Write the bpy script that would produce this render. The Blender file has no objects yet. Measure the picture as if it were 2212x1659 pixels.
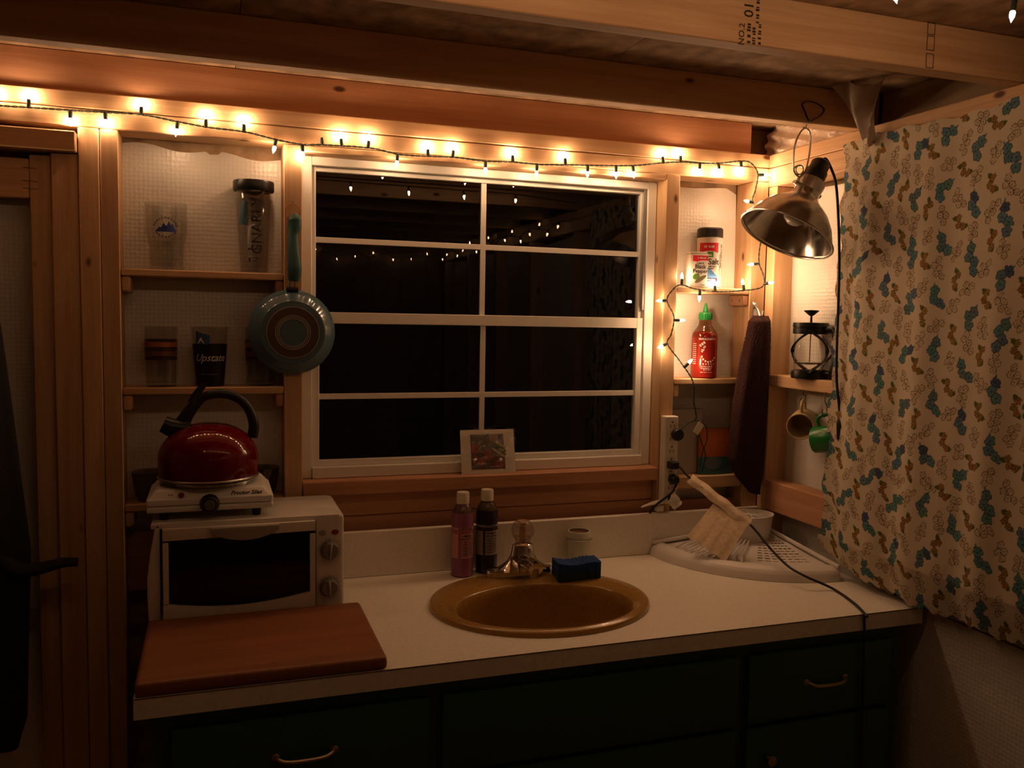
import bpy, bmesh, math, random
import numpy as np
from mathutils import Vector, Matrix
random.seed(7)
S = bpy.context.scene
COL = S.collection
pi = math.pi
# ------------------------------------------------------------------ camera
CAM = Vector((0.5559, -2.2521, 1.5984)); YAW, PIT, ROL = map(math.radians, (-19.0717, -4.3593, 1.036)); FPX = 1862.58
_f = Vector((-math.sin(YAW) * math.cos(PIT), math.cos(YAW) * math.cos(PIT), math.sin(PIT)))
_r0 = Vector((math.cos(YAW), math.sin(YAW), 0)); _u0 = _r0.cross(_f)
_r = _r0 * math.cos(ROL) + _u0 * math.sin(ROL); _u = -_r0 * math.sin(ROL) + _u0 * math.cos(ROL)
cd = bpy.data.cameras.new('camera'); cam = bpy.data.objects.new('camera', cd); COL.objects.link(cam)
cd.sensor_width = 36; cd.lens = FPX / 2212 * 36; cd.clip_start = .02
cam.matrix_world = Matrix(((_r.x, _u.x, -_f.x, CAM.x), (_r.y, _u.y, -_f.y, CAM.y), (_r.z, _u.z, -_f.z, CAM.z), (0, 0, 0, 1)))
S.camera = cam
# ------------------------------------------------------------------ world, exposure
w = bpy.data.worlds.new('night'); S.world = w; w.use_nodes = True
w.node_tree.nodes['Background'].inputs[0].default_value = (.35, .4, .6, 1)
w.node_tree.nodes['Background'].inputs[1].default_value = .0006
S.view_settings.view_transform = 'Standard'; S.view_settings.look = 'None'
S.view_settings.exposure = -0.12; S.view_settings.gamma = 1; S.view_settings.use_curve_mapping = False
cy = S.cycles
cy.max_bounces = 7; cy.diffuse_bounces = 3; cy.glossy_bounces = 4; cy.transmission_bounces = 7; cy.transparent_max_bounces = 8
cy.caustics_reflective = False; cy.caustics_refractive = False; cy.sample_clamp_indirect = 4; cy.use_adaptive_sampling = True; cy.adaptive_threshold = .03
BULB = 345.0                         # radiance of a lit filament bulb
WARM = (1.0, .59, .32)


def P(px, py, ax, val):
    """the point of the photograph's pixel on the plane axis ax = val (a real surface of the room)"""
    d = _r * ((px - 1106) / FPX) - _u * ((py - 829.5) / FPX) + _f
    return CAM + d * ((val - CAM[ax]) / d[ax])


# ------------------------------------------------------------------ materials
MATS = {}


def base(name):
    m = bpy.data.materials.new(name); m.use_nodes = True
    b = m.node_tree.nodes['Principled BSDF']
    MATS[name] = m
    return m, m.node_tree.nodes, m.node_tree.links, b


def mat(name, col, rough=.5, metal=0., spec=.5, trans=0., ior=1.45, coat=0., noise=0., nscale=40., bump=0., bscale=200., emit=None, alpha=1.):
    if name in MATS: return MATS[name]
    m, N, L, b = base(name)
    b.inputs['Base Color'].default_value = (*col, 1); b.inputs['Roughness'].default_value = rough
    b.inputs['Metallic'].default_value = metal; b.inputs['Specular IOR Level'].default_value = spec
    b.inputs['Transmission Weight'].default_value = trans; b.inputs['IOR'].default_value = ior
    b.inputs['Coat Weight'].default_value = coat; b.inputs['Alpha'].default_value = alpha
    if noise or bump:
        tc = N.new('ShaderNodeTexCoord')
    if noise:
        n = N.new('ShaderNodeTexNoise'); n.inputs['Scale'].default_value = nscale; n.inputs['Detail'].default_value = 4
        L.new(tc.outputs['Object'], n.inputs['Vector'])
        r = N.new('ShaderNodeValToRGB'); r.color_ramp.elements[0].position = .3; r.color_ramp.elements[1].position = .7
        r.color_ramp.elements[0].color = (*[c * (1 - noise) for c in col], 1); r.color_ramp.elements[1].color = (*[min(1, c * (1 + noise)) for c in col], 1)
        L.new(n.outputs[0], r.inputs[0]); L.new(r.outputs[0], b.inputs['Base Color'])
    if bump:
        n = N.new('ShaderNodeTexNoise'); n.inputs['Scale'].default_value = bscale; n.inputs['Detail'].default_value = 3
        L.new(tc.outputs['Object'], n.inputs['Vector'])
        bp = N.new('ShaderNodeBump'); bp.inputs['Strength'].default_value = bump; bp.inputs['Distance'].default_value = .002
        L.new(n.outputs[0], bp.inputs['Height']); L.new(bp.outputs[0], b.inputs['Normal'])
    if emit:
        b.inputs['Emission Color'].default_value = (*emit[0], 1); b.inputs['Emission Strength'].default_value = emit[1]
    return m


def wood(name, c1, c2, rough=.6, knots=True, kscale=1.0):
    """sawn softwood: grain runs along the board's own long (local X) axis"""
    m, N, L, b = base(name)
    tc = N.new('ShaderNodeTexCoord'); oi = N.new('ShaderNodeObjectInfo')
    mu = N.new('ShaderNodeVectorMath'); mu.operation = 'SCALE'; mu.inputs[0].default_value = (31, 17, 23)
    L.new(oi.outputs['Random'], mu.inputs['Scale'])
    ad = N.new('ShaderNodeVectorMath'); L.new(tc.outputs['Object'], ad.inputs[0]); L.new(mu.outputs[0], ad.inputs[1])
    mp = N.new('ShaderNodeMapping'); mp.inputs['Scale'].default_value = (1.3, 20, 20); L.new(ad.outputs[0], mp.inputs[0])
    n1 = N.new('ShaderNodeTexNoise'); n1.inputs['Scale'].default_value = 1.6; n1.inputs['Detail'].default_value = 5; n1.inputs['Distortion'].default_value = .6
    L.new(mp.outputs[0], n1.inputs['Vector'])
    mp2 = N.new('ShaderNodeMapping'); mp2.inputs['Scale'].default_value = (4, 160, 160); L.new(ad.outputs[0], mp2.inputs[0])
    n2 = N.new('ShaderNodeTexNoise'); n2.inputs['Scale'].default_value = 1.5; n2.inputs['Detail'].default_value = 2; L.new(mp2.outputs[0], n2.inputs['Vector'])
    mx = N.new('ShaderNodeMath'); mx.operation = 'MULTIPLY_ADD'; mx.inputs[1].default_value = .35; L.new(n2.outputs[0], mx.inputs[0]); L.new(n1.outputs[0], mx.inputs[2])
    r = N.new('ShaderNodeValToRGB'); e = r.color_ramp.elements
    e[0].position = .45; e[0].color = (*c1, 1); e[1].position = .88; e[1].color = (*c2, 1); L.new(mx.outputs[0], r.inputs[0])
    # every board its own tone
    hv = N.new('ShaderNodeHueSaturation'); mr = N.new('ShaderNodeMapRange'); mr.inputs[3].default_value = .86; mr.inputs[4].default_value = 1.1
    L.new(oi.outputs['Random'], mr.inputs[0]); L.new(mr.outputs[0], hv.inputs['Value']); L.new(r.outputs[0], hv.inputs['Color'])
    out = hv.outputs[0]
    if knots:
        mp3 = N.new('ShaderNodeMapping'); mp3.inputs['Scale'].default_value = (3.2 * kscale, 6.5 * kscale, 6.5 * kscale); L.new(ad.outputs[0], mp3.inputs[0])
        v = N.new('ShaderNodeTexVoronoi'); v.inputs['Scale'].default_value = 1.6; L.new(mp3.outputs[0], v.inputs['Vector'])
        kr = N.new('ShaderNodeValToRGB'); k = kr.color_ramp.elements
        k[0].position = .05; k[0].color = (1, 1, 1, 1); k[1].position = .10; k[1].color = (0, 0, 0, 1)
        L.new(v.outputs['Distance'], kr.inputs[0])
        mk = N.new('ShaderNodeMixRGB'); mk.inputs[2].default_value = (c1[0] * .22, c1[1] * .16, c1[2] * .13, 1)
        L.new(kr.outputs[0], mk.inputs[0]); L.new(out, mk.inputs[1]); out = mk.outputs[0]
    L.new(out, b.inputs['Base Color']); b.inputs['Roughness'].default_value = rough; b.inputs['Specular IOR Level'].default_value = .3
    bp = N.new('ShaderNodeBump'); bp.inputs['Strength'].default_value = .25; bp.inputs['Distance'].default_value = .001
    L.new(n2.outputs[0], bp.inputs['Height']); L.new(bp.outputs[0], b.inputs['Normal'])
    return m


def bubble_mat(name, col):
    """white plastic-faced bubble insulation: glossy with rows of dimples"""
    m, N, L, b = base(name)
    tc = N.new('ShaderNodeTexCoord')
    v = N.new('ShaderNodeTexVoronoi'); v.inputs['Scale'].default_value = 95; v.inputs['Randomness'].default_value = .25; L.new(tc.outputs['Object'], v.inputs['Vector'])
    n = N.new('ShaderNodeTexNoise'); n.inputs['Scale'].default_value = 7; L.new(tc.outputs['Object'], n.inputs['Vector'])
    b1 = N.new('ShaderNodeBump'); b1.inputs['Strength'].default_value = .55; b1.inputs['Distance'].default_value = .0022; L.new(v.outputs['Distance'], b1.inputs['Height'])
    b2 = N.new('ShaderNodeBump'); b2.inputs['Strength'].default_value = .3; b2.inputs['Distance'].default_value = .02; L.new(n.outputs[0], b2.inputs['Height']); L.new(b1.outputs[0], b2.inputs['Normal'])
    L.new(b2.outputs[0], b.inputs['Normal'])
    b.inputs['Base Color'].default_value = (*col, 1); b.inputs['Roughness'].default_value = .32; b.inputs['Specular IOR Level'].default_value = .45
    return m


def thin_glass(name, tint, rough=.02, refl=1., film=0., ior=1.5):
    """thin clear wall: lets light straight through and mirrors it by Fresnel"""
    m, N, L, b = base(name); N.remove(b)
    tr = N.new('ShaderNodeBsdfTransparent'); tr.inputs[0].default_value = (*tint, 1)
    gl = N.new('ShaderNodeBsdfGlossy'); gl.inputs['Roughness'].default_value = rough
    lw = N.new('ShaderNodeLayerWeight'); lw.inputs[0].default_value = .5
    pw = N.new('ShaderNodeMath'); pw.operation = 'POWER'; pw.inputs[1].default_value = 4.; L.new(lw.outputs['Facing'], pw.inputs[0])
    fr = N.new('ShaderNodeMath'); fr.operation = 'MULTIPLY_ADD'; fr.inputs[1].default_value = .8; fr.inputs[2].default_value = .045; L.new(pw.outputs[0], fr.inputs[0])
    mu = N.new('ShaderNodeMath'); mu.operation = 'MULTIPLY_ADD'; mu.inputs[1].default_value = refl; mu.inputs[2].default_value = film; mu.use_clamp = True
    L.new(fr.outputs[0], mu.inputs[0])
    mx = N.new('ShaderNodeMixShader'); L.new(mu.outputs[0], mx.inputs[0]); L.new(tr.outputs[0], mx.inputs[1]); L.new(gl.outputs[0], mx.inputs[2])
    L.new(mx.outputs[0], N['Material Output'].inputs[0])
    return m


WOOD = wood('pine', (.50, .29, .15), (.66, .44, .25))
WOODR = wood('reddish_fir', (.40, .19, .10), (.52, .28, .16))
WOODD = wood('weathered_spruce', (.34, .22, .13), (.47, .32, .19))
OSB = mat('strand_board', (.36, .235, .135), .8, noise=.5, nscale=18, bump=.5, bscale=60)
WHITEINS = bubble_mat('bubble_insulation', (.70, .67, .61))
VINYL = mat('white_vinyl', (.78, .75, .68), .35)
GLASS = thin_glass('window_glass', (.92, .94, .93), 0.0)
CLEAR = thin_glass('clear_glass', (.93, .93, .92), .03)
CLEARP = thin_glass('clear_plastic', (.90, .89, .88), .12)
BLACKP = mat('black_plastic', (.012, .012, .012), .35)
BLACKR = mat('black_rubber', (.008, .008, .008), .6)
WHITEP = mat('white_plastic', (.74, .71, .66), .35)
CREAMP = mat('cream_plastic', (.68, .62, .52), .4)
LAMIN = mat('white_laminate', (.80, .75, .66), .38, noise=.05, nscale=120)
CHROME = mat('chrome', (.75, .75, .76), .08, metal=1)
STEEL = mat('brushed_steel', (.55, .54, .52), .3, metal=1)
ALU = mat('spun_aluminium', (.62, .60, .56), .24, metal=1)
ALUIN = mat('bright_aluminium', (.72, .70, .67), .17, metal=1)
WIREG = mat('dark_green_wire', (.012, .030, .020), .5)
GREEN = mat('dark_green_paint', (.018, .075, .038), .4)
INK = mat('black_ink', (.02, .016, .014), .7)
TEAL = mat('teal_enamel', (.085, .15, .19), .10)
TEALS = mat('teal_silicone', (.022, .085, .080), .5)
COPPER = mat('copper_wire', (.75, .33, .16), .25, metal=1)
NAIL = mat('nail_steel', (.3, .27, .24), .4, metal=1)
LIT = mat('lit_bulb', (1, .8, .55), .3, emit=(WARM, BULB))
LIT2 = mat('lit_bulb_dimmer', (1, .8, .55), .3, emit=(WARM, BULB * .10))
LIT3 = mat('lit_bulb_medium', (1, .8, .55), .3, emit=(WARM, BULB))


# ------------------------------------------------------------------ mesh building
class B:
    """collects shapes into one mesh"""

    def __init__(s): s.bm = bmesh.new()

    def _add(s, bm, M=None):
        if M is not None: bmesh.ops.transform(bm, matrix=M, verts=bm.verts)
        me = bpy.data.meshes.new('t'); bm.to_mesh(me); bm.free(); s.bm.from_mesh(me); bpy.data.meshes.remove(me); return s

    def box(s, c, d, bev=0., seg=1, M=None):
        bm = bmesh.new(); bmesh.ops.create_cube(bm, size=1)
        bmesh.ops.scale(bm, vec=d, verts=bm.verts); bmesh.ops.translate(bm, vec=c, verts=bm.verts)
        if bev: bmesh.ops.bevel(bm, geom=bm.edges[:], offset=bev, segments=seg, profile=.6, affect='EDGES')
        return s._add(bm, M)

    def lathe(s, prof, seg=32, M=None, sx=1., sy=1.):
        bm = bmesh.new(); rings = []
        for r, z in prof:
            if r <= 1e-6: rings.append([bm.verts.new((0, 0, z))])
            else: rings.append([bm.verts.new((r * math.cos(2 * pi * i / seg) * sx, r * math.sin(2 * pi * i / seg) * sy, z)) for i in range(seg)])
        for a, b in zip(rings, rings[1:]):
            for i in range(seg):
                j = (i + 1) % seg
                if len(a) == 1 and len(b) == 1: continue
                if len(a) == 1: bm.faces.new((a[0], b[j], b[i]))
                elif len(b) == 1: bm.faces.new((a[i], a[j], b[0]))
                else: bm.faces.new((a[i], a[j], b[j], b[i]))
        bmesh.ops.recalc_face_normals(bm, faces=bm.faces)
        return s._add(bm, M)

    def cyl(s, p0, p1, r0, r1=None, seg=16):
        p0, p1 = Vector(p0), Vector(p1); r1 = r0 if r1 is None else r1; h = (p1 - p0).length
        M = Matrix.Translation(p0) @ (p1 - p0).to_track_quat('Z', 'Y').to_matrix().to_4x4()
        return s.lathe([(0, 0), (r0, 0), (r1, h), (0, h)], seg, M)

    def tube(s, pts, r, seg=8, closed=False, sub=0, cap=True, flat=1.):
        pts = [Vector(p) for p in pts]
        if sub: pts = smooth(pts, sub, closed)
        n = len(pts); bm = bmesh.new(); rings = []
        rr = r if isinstance(r, (list, tuple)) else None
        t0 = (pts[1] - pts[0]).normalized()
        up = Vector((0, 0, 1)) if abs(t0.z) < .9 else Vector((1, 0, 0))
        nx = t0.cross(up).normalized()
        for i, p in enumerate(pts):
            if closed: t = (pts[(i + 1) % n] - pts[i - 1]).normalized()
            else: t = (pts[min(i + 1, n - 1)] - pts[max(i - 1, 0)]).normalized()
            nx = (nx - t * nx.dot(t)).normalized(); ny = t.cross(nx)
            if rr:
                x = i / (n - 1) * (len(rr) - 1); k = min(int(x), len(rr) - 2); q = rr[k] + (rr[k + 1] - rr[k]) * (x - k)
            else: q = r
            rings.append([bm.verts.new(p + nx * (q * math.cos(2 * pi * k / seg)) + ny * (q * flat * math.sin(2 * pi * k / seg))) for k in range(seg)])
        pairs = list(zip(rings, rings[1:])) + ([(rings[-1], rings[0])] if closed else [])
        for a, b in pairs:
            for k in range(seg):
                bm.faces.new((a[k], a[(k + 1) % seg], b[(k + 1) % seg], b[k]))
        if cap and not closed:
            bm.faces.new(rings[0][::-1]); bm.faces.new(rings[-1])
        bmesh.ops.recalc_face_normals(bm, faces=bm.faces)
        return s._add(bm)

    def prism(s, poly, z0, z1, M=None, bev=0.):
        """polygon in local XY extruded along local Z"""
        bm = bmesh.new()
        a = [bm.verts.new((x, y, z0)) for x, y in poly]; b = [bm.verts.new((x, y, z1)) for x, y in poly]
        bm.faces.new(a[::-1]); bm.faces.new(b); n = len(poly)
        for i in range(n): bm.faces.new((a[i], a[(i + 1) % n], b[(i + 1) % n], b[i]))
        bmesh.ops.recalc_face_normals(bm, faces=bm.faces)
        if bev: bmesh.ops.bevel(bm, geom=bm.edges[:], offset=bev, segments=2, profile=.6, affect='EDGES')
        return s._add(bm, M)

    def grid(s, fn, nu, nv, closed_u=False, thick=0.):
        bm = bmesh.new()
        V = [[bm.verts.new(fn(i / (nu if closed_u else nu - 1), j / (nv - 1))) for i in range(nu)] for j in range(nv)]
        for j in range(nv - 1):
            for i in range(nu if closed_u else nu - 1):
                k = (i + 1) % nu
                bm.faces.new((V[j][i], V[j][k], V[j + 1][k], V[j + 1][i]))
        if thick:
            bmesh.ops.recalc_face_normals(bm, faces=bm.faces)
            bmesh.ops.solidify(bm, geom=bm.faces[:], thickness=thick)
        return s._add(bm)

    def mesh(s, name='m', sharp=38):
        me = bpy.data.meshes.new(name); s.bm.to_mesh(me); s.bm.free()
        if len(me.polygons):
            me.polygons.foreach_set('use_smooth', [True] * len(me.polygons))
            me.set_sharp_from_angle(angle=math.radians(sharp))
        return me

    def obj(s, name, m, parent=None, sharp=38):
        return link(name, s.mesh(name, sharp), m, parent)


def smooth(pts, sub, closed=False):
    pts = [Vector(p) for p in pts]; n = len(pts); out = []
    for i in range(n if closed else n - 1):
        p0 = pts[(i - 1) % n] if closed or i > 0 else pts[0] * 2 - pts[1]
        p1 = pts[i]; p2 = pts[(i + 1) % n]
        p3 = pts[(i + 2) % n] if closed or i < n - 2 else pts[-1] * 2 - pts[-2]
        for k in range(sub):
            t = k / sub
            out.append(.5 * ((2 * p1) + (p2 - p0) * t + (2 * p0 - 5 * p1 + 4 * p2 - p3) * t * t + (3 * p1 - p0 - 3 * p2 + p3) * t ** 3))
    if not closed: out.append(pts[-1].copy())
    return out


def link(name, me, m, parent=None):
    o = bpy.data.objects.new(name, me); COL.objects.link(o)
    if m is not None and not me.materials: me.materials.append(m)
    if parent is not None: o.parent = parent
    return o


def tag(o, label=None, cat=None, group=None, kind=None):
    if label: o['label'] = label
    if cat: o['category'] = cat
    if group: o['group'] = group
    if kind: o['kind'] = kind
    return o


def thing(name, label, cat, loc=(0, 0, 0), rotz=0., group=None):
    o = bpy.data.objects.new(name, None); COL.objects.link(o); o.empty_display_size = .05
    o.location = loc; o.rotation_euler = (0, 0, rotz)
    return tag(o, label, cat, group)


def struct(name, label=None):
    o = bpy.data.objects.new(name, None); COL.objects.link(o); return tag(o, label, kind='structure')


def board(name, x0, x1, y0, y1, z0, z1, parent, m=None, bev=.0025):
    """a plank between two corners whose mesh has its long side along local X"""
    d = [x1 - x0, y1 - y0, z1 - z0]; c = Vector(((x0 + x1) / 2, (y0 + y1) / 2, (z0 + z1) / 2))
    ax = d.index(max(d))
    if ax == 0: dims, rot = d, (0, 0, 0)
    elif ax == 1: dims, rot = [d[1], d[0], d[2]], (0, 0, pi / 2)
    else: dims, rot = [d[2], d[1], d[0]], (0, -pi / 2, 0)
    o = B().box((0, 0, 0), dims, bev, 1).obj(name, m or WOOD, parent)
    o.location = c - (Vector(parent.location) if parent else Vector()); o.rotation_euler = rot
    return o


def text_bm(s, size, bold=0., shear=0., align='CENTER', spacing=1.):
    cu = bpy.data.curves.new('txt', 'FONT'); cu.body = s; cu.size = size; cu.align_x = align; cu.align_y = 'CENTER'
    cu.offset = bold * size; cu.shear = shear; cu.resolution_u = 2; cu.space_character = spacing
    o = bpy.data.objects.new('txt', cu); COL.objects.link(o)
    dg = bpy.context.evaluated_depsgraph_get()
    me = bpy.data.meshes.new_from_object(o.evaluated_get(dg))
    bm = bmesh.new(); bm.from_mesh(me)
    bpy.data.objects.remove(o); bpy.data.curves.remove(cu); bpy.data.meshes.remove(me)
    return bm


def marks_bm(width, h):
    """a line of print too small to read: a row of little strokes"""
    bm = bmesh.new(); x = -width / 2; rg = random.Random(int(width * 1e5))
    while x < width / 2 - h * .2:
        w_ = min(h * rg.uniform(.25, .6), width / 2 - x); k = h * rg.choice((.35, .35, .5))
        bm.faces.new([bm.verts.new(q) for q in ((x, -h * .35, 0), (x + w_, -h * .35, 0), (x + w_, k, 0), (x, k, 0))])
        x += w_ + h * rg.choice((.15, .15, .2, .6))
    return bm


def line_bm(s, size, **kw): return text_bm(s, size, **kw) if isinstance(s, str) else marks_bm(s, size)


def text_cyl(items, r, z_to=None, name='lettering', m=None, parent=None, face=-pi / 2, cone=0.):
    """items (text, size, x, z, kwargs): print wrapped round an upright cylinder of radius r, reading from outside; face is the angle it faces"""
    b = B()
    for it in items:
        s, size, x, z = it[:4]; kw = dict(it[4]) if len(it) > 4 else {}
        rot = kw.pop('rot', 0.)
        bm = line_bm(s, size, **kw)
        if rot: bmesh.ops.rotate(bm, matrix=Matrix.Rotation(rot, 3, 'Z'), verts=bm.verts)
        for v in bm.verts:
            q = r + cone * (v.co.y + z); a = (v.co.x + x) / r
            v.co = Vector((q * math.cos(face + a), q * math.sin(face + a), v.co.y + z))
        b._add(bm)
    return b.obj(name, m, parent, 10)


def patch_cyl(b, x0, x1, z0, z1, r, face=-pi / 2, thick=.0004, n=10, top=None, bot=None):
    """a label patch on an upright cylinder"""
    T = top or (lambda t: z1); Q = bot or (lambda t: z0)

    def fn(u, v):
        a = face + (x0 + (x1 - x0) * u) / r; z = Q(u) + (T(u) - Q(u)) * v
        return (r * math.cos(a), r * math.sin(a), z)
    return b.grid(fn, n, 2)


def flat_text(items, M, name, m, parent):
    b = B()
    for it in items:
        s, size, x, y = it[:4]; kw = dict(it[4]) if len(it) > 4 else {}
        rot = kw.pop('rot', 0.)
        bm = line_bm(s, size, **kw)
        if rot: bmesh.ops.rotate(bm, matrix=Matrix.Rotation(rot, 3, 'Z'), verts=bm.verts)
        bmesh.ops.translate(bm, vec=(x, y, 0), verts=bm.verts); b._add(bm, M)
    return b.obj(name, m, parent, 10)


FRONT = Matrix(((1, 0, 0, 0), (0, 0, -1, 0), (0, 1, 0, 0), (0, 0, 0, 1)))   # local XY -> world XZ, local Z -> -Y (towards the room)
def front(x, y, z): return Matrix.Translation((x, y, z)) @ FRONT

# ================================================================== THE ROOM
ZT, ZS, ZB = 2.1035, 2.0642, 2.022        # top plate top, seam, underside
XW = 2.146                                # face of the right wall's studs
XMIN, YMIN = -1.0, -3.85
ZC = .91                                  # worktop
floor = struct('floor', 'dark wooden plank floor')
for k in range(16):
    board('plank', XMIN, 2.235, YMIN + k * .245, YMIN + k * .245 + .243, -.02, 0, floor, WOODD)

# ---- back wall
wb = struct('wall_back', 'open stud wall of pine framing with white bubble insulation')
board('top_plate', XMIN, XW, 0, .089, ZS + .0008, ZT, wb)
board('top_plate', XMIN, XW, 0, .089, ZB, ZS - .0008, wb)
board('rim_board', XMIN, 2.088, .014, .052, ZT, 2.196, wb, WOODR)
for a, b_ in ((.260, .3045), (.3058, .346), (.722, .768), (1.797, 1.842), (2.092, XW)):
    board('stud', a, b_, 0, .089, 0 if a < .5 else .9, ZB, wb)
board('window_header', .768, 1.797, 0, .089, 2.006, ZB, wb)
# boards round the opening at the left end
board('header_board', XMIN, .258, -.022, .06, 1.962, 2.008, wb)
board('panel_rail', XMIN, .1545, .022, .05, 1.855, 1.945, wb)
board('frame_board', .155, .2005, .02, .07, 0, 1.955, wb)
board('frame_board', .2015, .2585, .008, .07, 0, 1.961, wb)
b = B()
for z in (1.925, 1.895, 1.878): b.tube([(.142, .0215, z), (.155, .0195, z - .001), (.172, .0195, z - .002)], .0006, 5)
b.obj('staple', NAIL, wb)
for q_ in ((XMIN, .765, 0, 2.196), (1.8, 2.235, 0, 2.196), (.765, 1.8, 0, 1.15), (.765, 1.8, 2.01, 2.196)):
    board('sheathing', q_[0], q_[1], .098, .115, q_[2], q_[3], wb, OSB, 0)
for (za, zb_) in ((1.0, 1.0625), (1.064, 1.1265)):
    board('wall_board', .768, 1.797, .030, .055, za, zb_, wb, WOODR)
board('wall_board', 1.842, 2.092, .05, .07, .9, 1.05, wb, WOODR)
board('wall_board', .346, .722, .05, .07, .9, 1.05, wb, WOODR)


def ins(name, x0, x1, z0, ztop, wav, y=.086):
    def fn(u, v):
        x = x0 + (x1 - x0) * u
        zt = ztop + wav(u)
        return (x, y + .003 * math.sin(9 * u + 4 * v) * (v - v * v) * 2 + (.006 * v ** 12), z0 + (zt - z0) * v)
    return B().grid(fn, 40, 40).obj(name, WHITEINS, wb)


ins('insulation_panel', .346, .722, .95, 2.013, lambda u: -.004 - .016 * u + .006 * math.sin(13 * u) - (.008 if .52 < u < .6 else 0))
ins('insulation_panel', 1.842, 2.092, .95, 2.008, lambda u: -.004 * math.sin(5 * u) - .02 * max(0, u - .85) * 6)
ins('insulation_panel', XMIN, .16, .0, 1.90, lambda u: 0, .075)
for a, b_ in ((.8, 1.0), ): pass

# ---- right wall
wr = struct('wall_right', 'open stud wall with pine framing and white bubble insulation')
board('top_plate', XW, 2.235, YMIN, .089, ZS + .0008, ZT, wr)
board('top_plate', XW, 2.235, YMIN, .089, ZB - .016, ZS - .0008, wr)
board('stud', XW, 2.235, -.040, 0, ZC + .002, ZB - .016, wr)
board('stud', XW, 2.235, -.677, -.637, .96, ZB - .016, wr)
for y in (-1.3, -1.9, -2.5, -3.1, -3.7): board('stud', XW, 2.235, y - .04, y, 0, ZB - .016, wr)
B().grid(lambda u, v: (2.214 + .003 * math.sin(8 * u + 5 * v), -.040 - u * (-YMIN - .09), .9 + v * (1.1 - .012 * math.sin(30 * u))), 90, 40).obj('insulation_panel', WHITEINS, wr)
board('sheathing', 2.237, 2.25, YMIN, .1, 0, 2.196, wr, OSB, 0)
B().grid(lambda u, v: (2.210 + .001 * math.sin(8 * u), -.040 - u * (-YMIN - .09), v * .9), 20, 4).obj('lower_panel', WHITEINS, wr)
# plastic-wrapped insulation stuffed between the joist ends above the plate
PLAST = mat('crumpled_plastic_wrap', (.62, .50, .40), .3, bump=1., bscale=30)


def wrap(u, v):
    y = .05 - u * .40; z = ZT + .001 + v * .092
    return (2.165 - .05 * (1 - v) * (1 - u) * .2 + .012 * math.sin(17 * u + 6 * v) * math.sin(11 * v + 3 * u) + .02 * v, y, z)


B().grid(wrap, 50, 16).obj('insulation_wrap', PLAST, wr)
DARKW = mat('insulation_kraft_paper', (.34, .25, .16), .8, bump=.6, bscale=40)
B().grid(lambda u, v: (2.20 + .01 * math.sin(15 * u), -.40 - u * 3.4, ZT + v * .092), 60, 6).obj('insulation_paper', DARKW, wr)

# ---- other walls, behind the camera (their lights show in the window glass)
wf = struct('wall_front', 'plank wall opposite the window')
for k in range(16): board('plank', XMIN + k * .203, XMIN + k * .203 + .2015, YMIN - .02, YMIN, 0, 2.196, wf, WOODD, .002)
wl = struct('wall_left', 'plank wall at the left end')
for k in range(19): board('plank', XMIN - .02, XMIN, YMIN + k * .2035, YMIN + k * .2035 + .202, 0, 2.196, wl, WOODD, .002)

# ---- ceiling: loft joists under strand board
ce = struct('ceiling', 'loft floor of spruce joists under dark strand board')
for k in range(4): board('strand_board_sheet', XMIN - .02 + k * .815, XMIN - .02 + k * .815 + .8135, YMIN - .02, .12, 2.196, 2.21, ce, OSB, 0)
JY = [-.39, -.862, -1.33, -1.79, -2.25, -2.71, -3.17, -3.63]
JO = []
for k, y in enumerate(JY):
    JO.append(board('joist', XMIN, 2.2, y, y + .039, ZT + .0005, 2.196, ce, WOOD))
# grade stamp and mill marks on the second joist
sx = P(1622, 40, 1, -.862)
flat_text([('NO.2', .017, -.018, -.03, {'rot': pi / 2, 'bold': .01}), ('011', .028, -.004, .022, {'rot': pi / 2, 'bold': .012}),
           (.040, .010, -.003, -.024, {'rot': pi / 2}), (.030, .008, .008, -.030, {'rot': pi / 2}), (.050, .009, .014, .018, {'rot': pi / 2}), (.036, .008, .020, -.026, {'rot': pi / 2})],
          front(sx.x, -.8625, sx.z), 'grade_stamp', INK, ce)
b = B()
mx_ = P(2010, 95, 1, -.862)
for (za, zb_) in ((.018, .040), (-.012, .015), (-.046, -.019)):
    for x in (-.009, .009): b.box((mx_.x + x, -.8623, mx_.z + (za + zb_) / 2), (.0012, .0006, zb_ - za))
    for z in (za, zb_): b.box((mx_.x, -.8623, mx_.z + z), (.018, .0006, .0012))
b.obj('mill_mark', INK, ce)
# black brush mark, a pointed loop on the first joist
q = [P(x, y, 1, -.3915) for x, y in ((1748, 262), (1738, 240), (1733, 226), (1745, 219), (1765, 224), (1780, 236), (1772, 250), (1756, 259))]
b = B(); b.tube(q, .0035, 6, closed=True, sub=5, flat=.25)
b.obj('painted_loop_mark', INK, ce)

# ---- window
WY = .060
win = struct('window_1', 'white vinyl single hung window with grilles, night outside'); 
wx0, wx1, wz0, wz1 = .769, 1.796, 1.1655, 2.0055
b = B(); t = .030
b.box(((wx0 + .014), WY + .018, (wz0 + wz1) / 2), (.028, .05, wz1 - wz0), .002)
b.box(((wx1 - .015), WY + .018, (wz0 + wz1) / 2), (.030, .05, wz1 - wz0), .002)
b.box(((wx0 + wx1) / 2, WY + .018, wz1 - .011), (wx1 - wx0 - .056, .05, .022), .002)
b.box(((wx0 + wx1) / 2, WY + .014, wz0 + .015), (wx1 - wx0 - .056, .06, .030), .002)
b.obj('window_frame', VINYL, win)
zm = P(1047, 693, 1, WY).z; zu = P(1047, 533, 1, WY).z; zl = P(1050, 853, 1, WY).z; xm = P(1048, 540, 1, WY).x
ix0, ix1 = wx0 + .028, wx1 - .030
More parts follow.
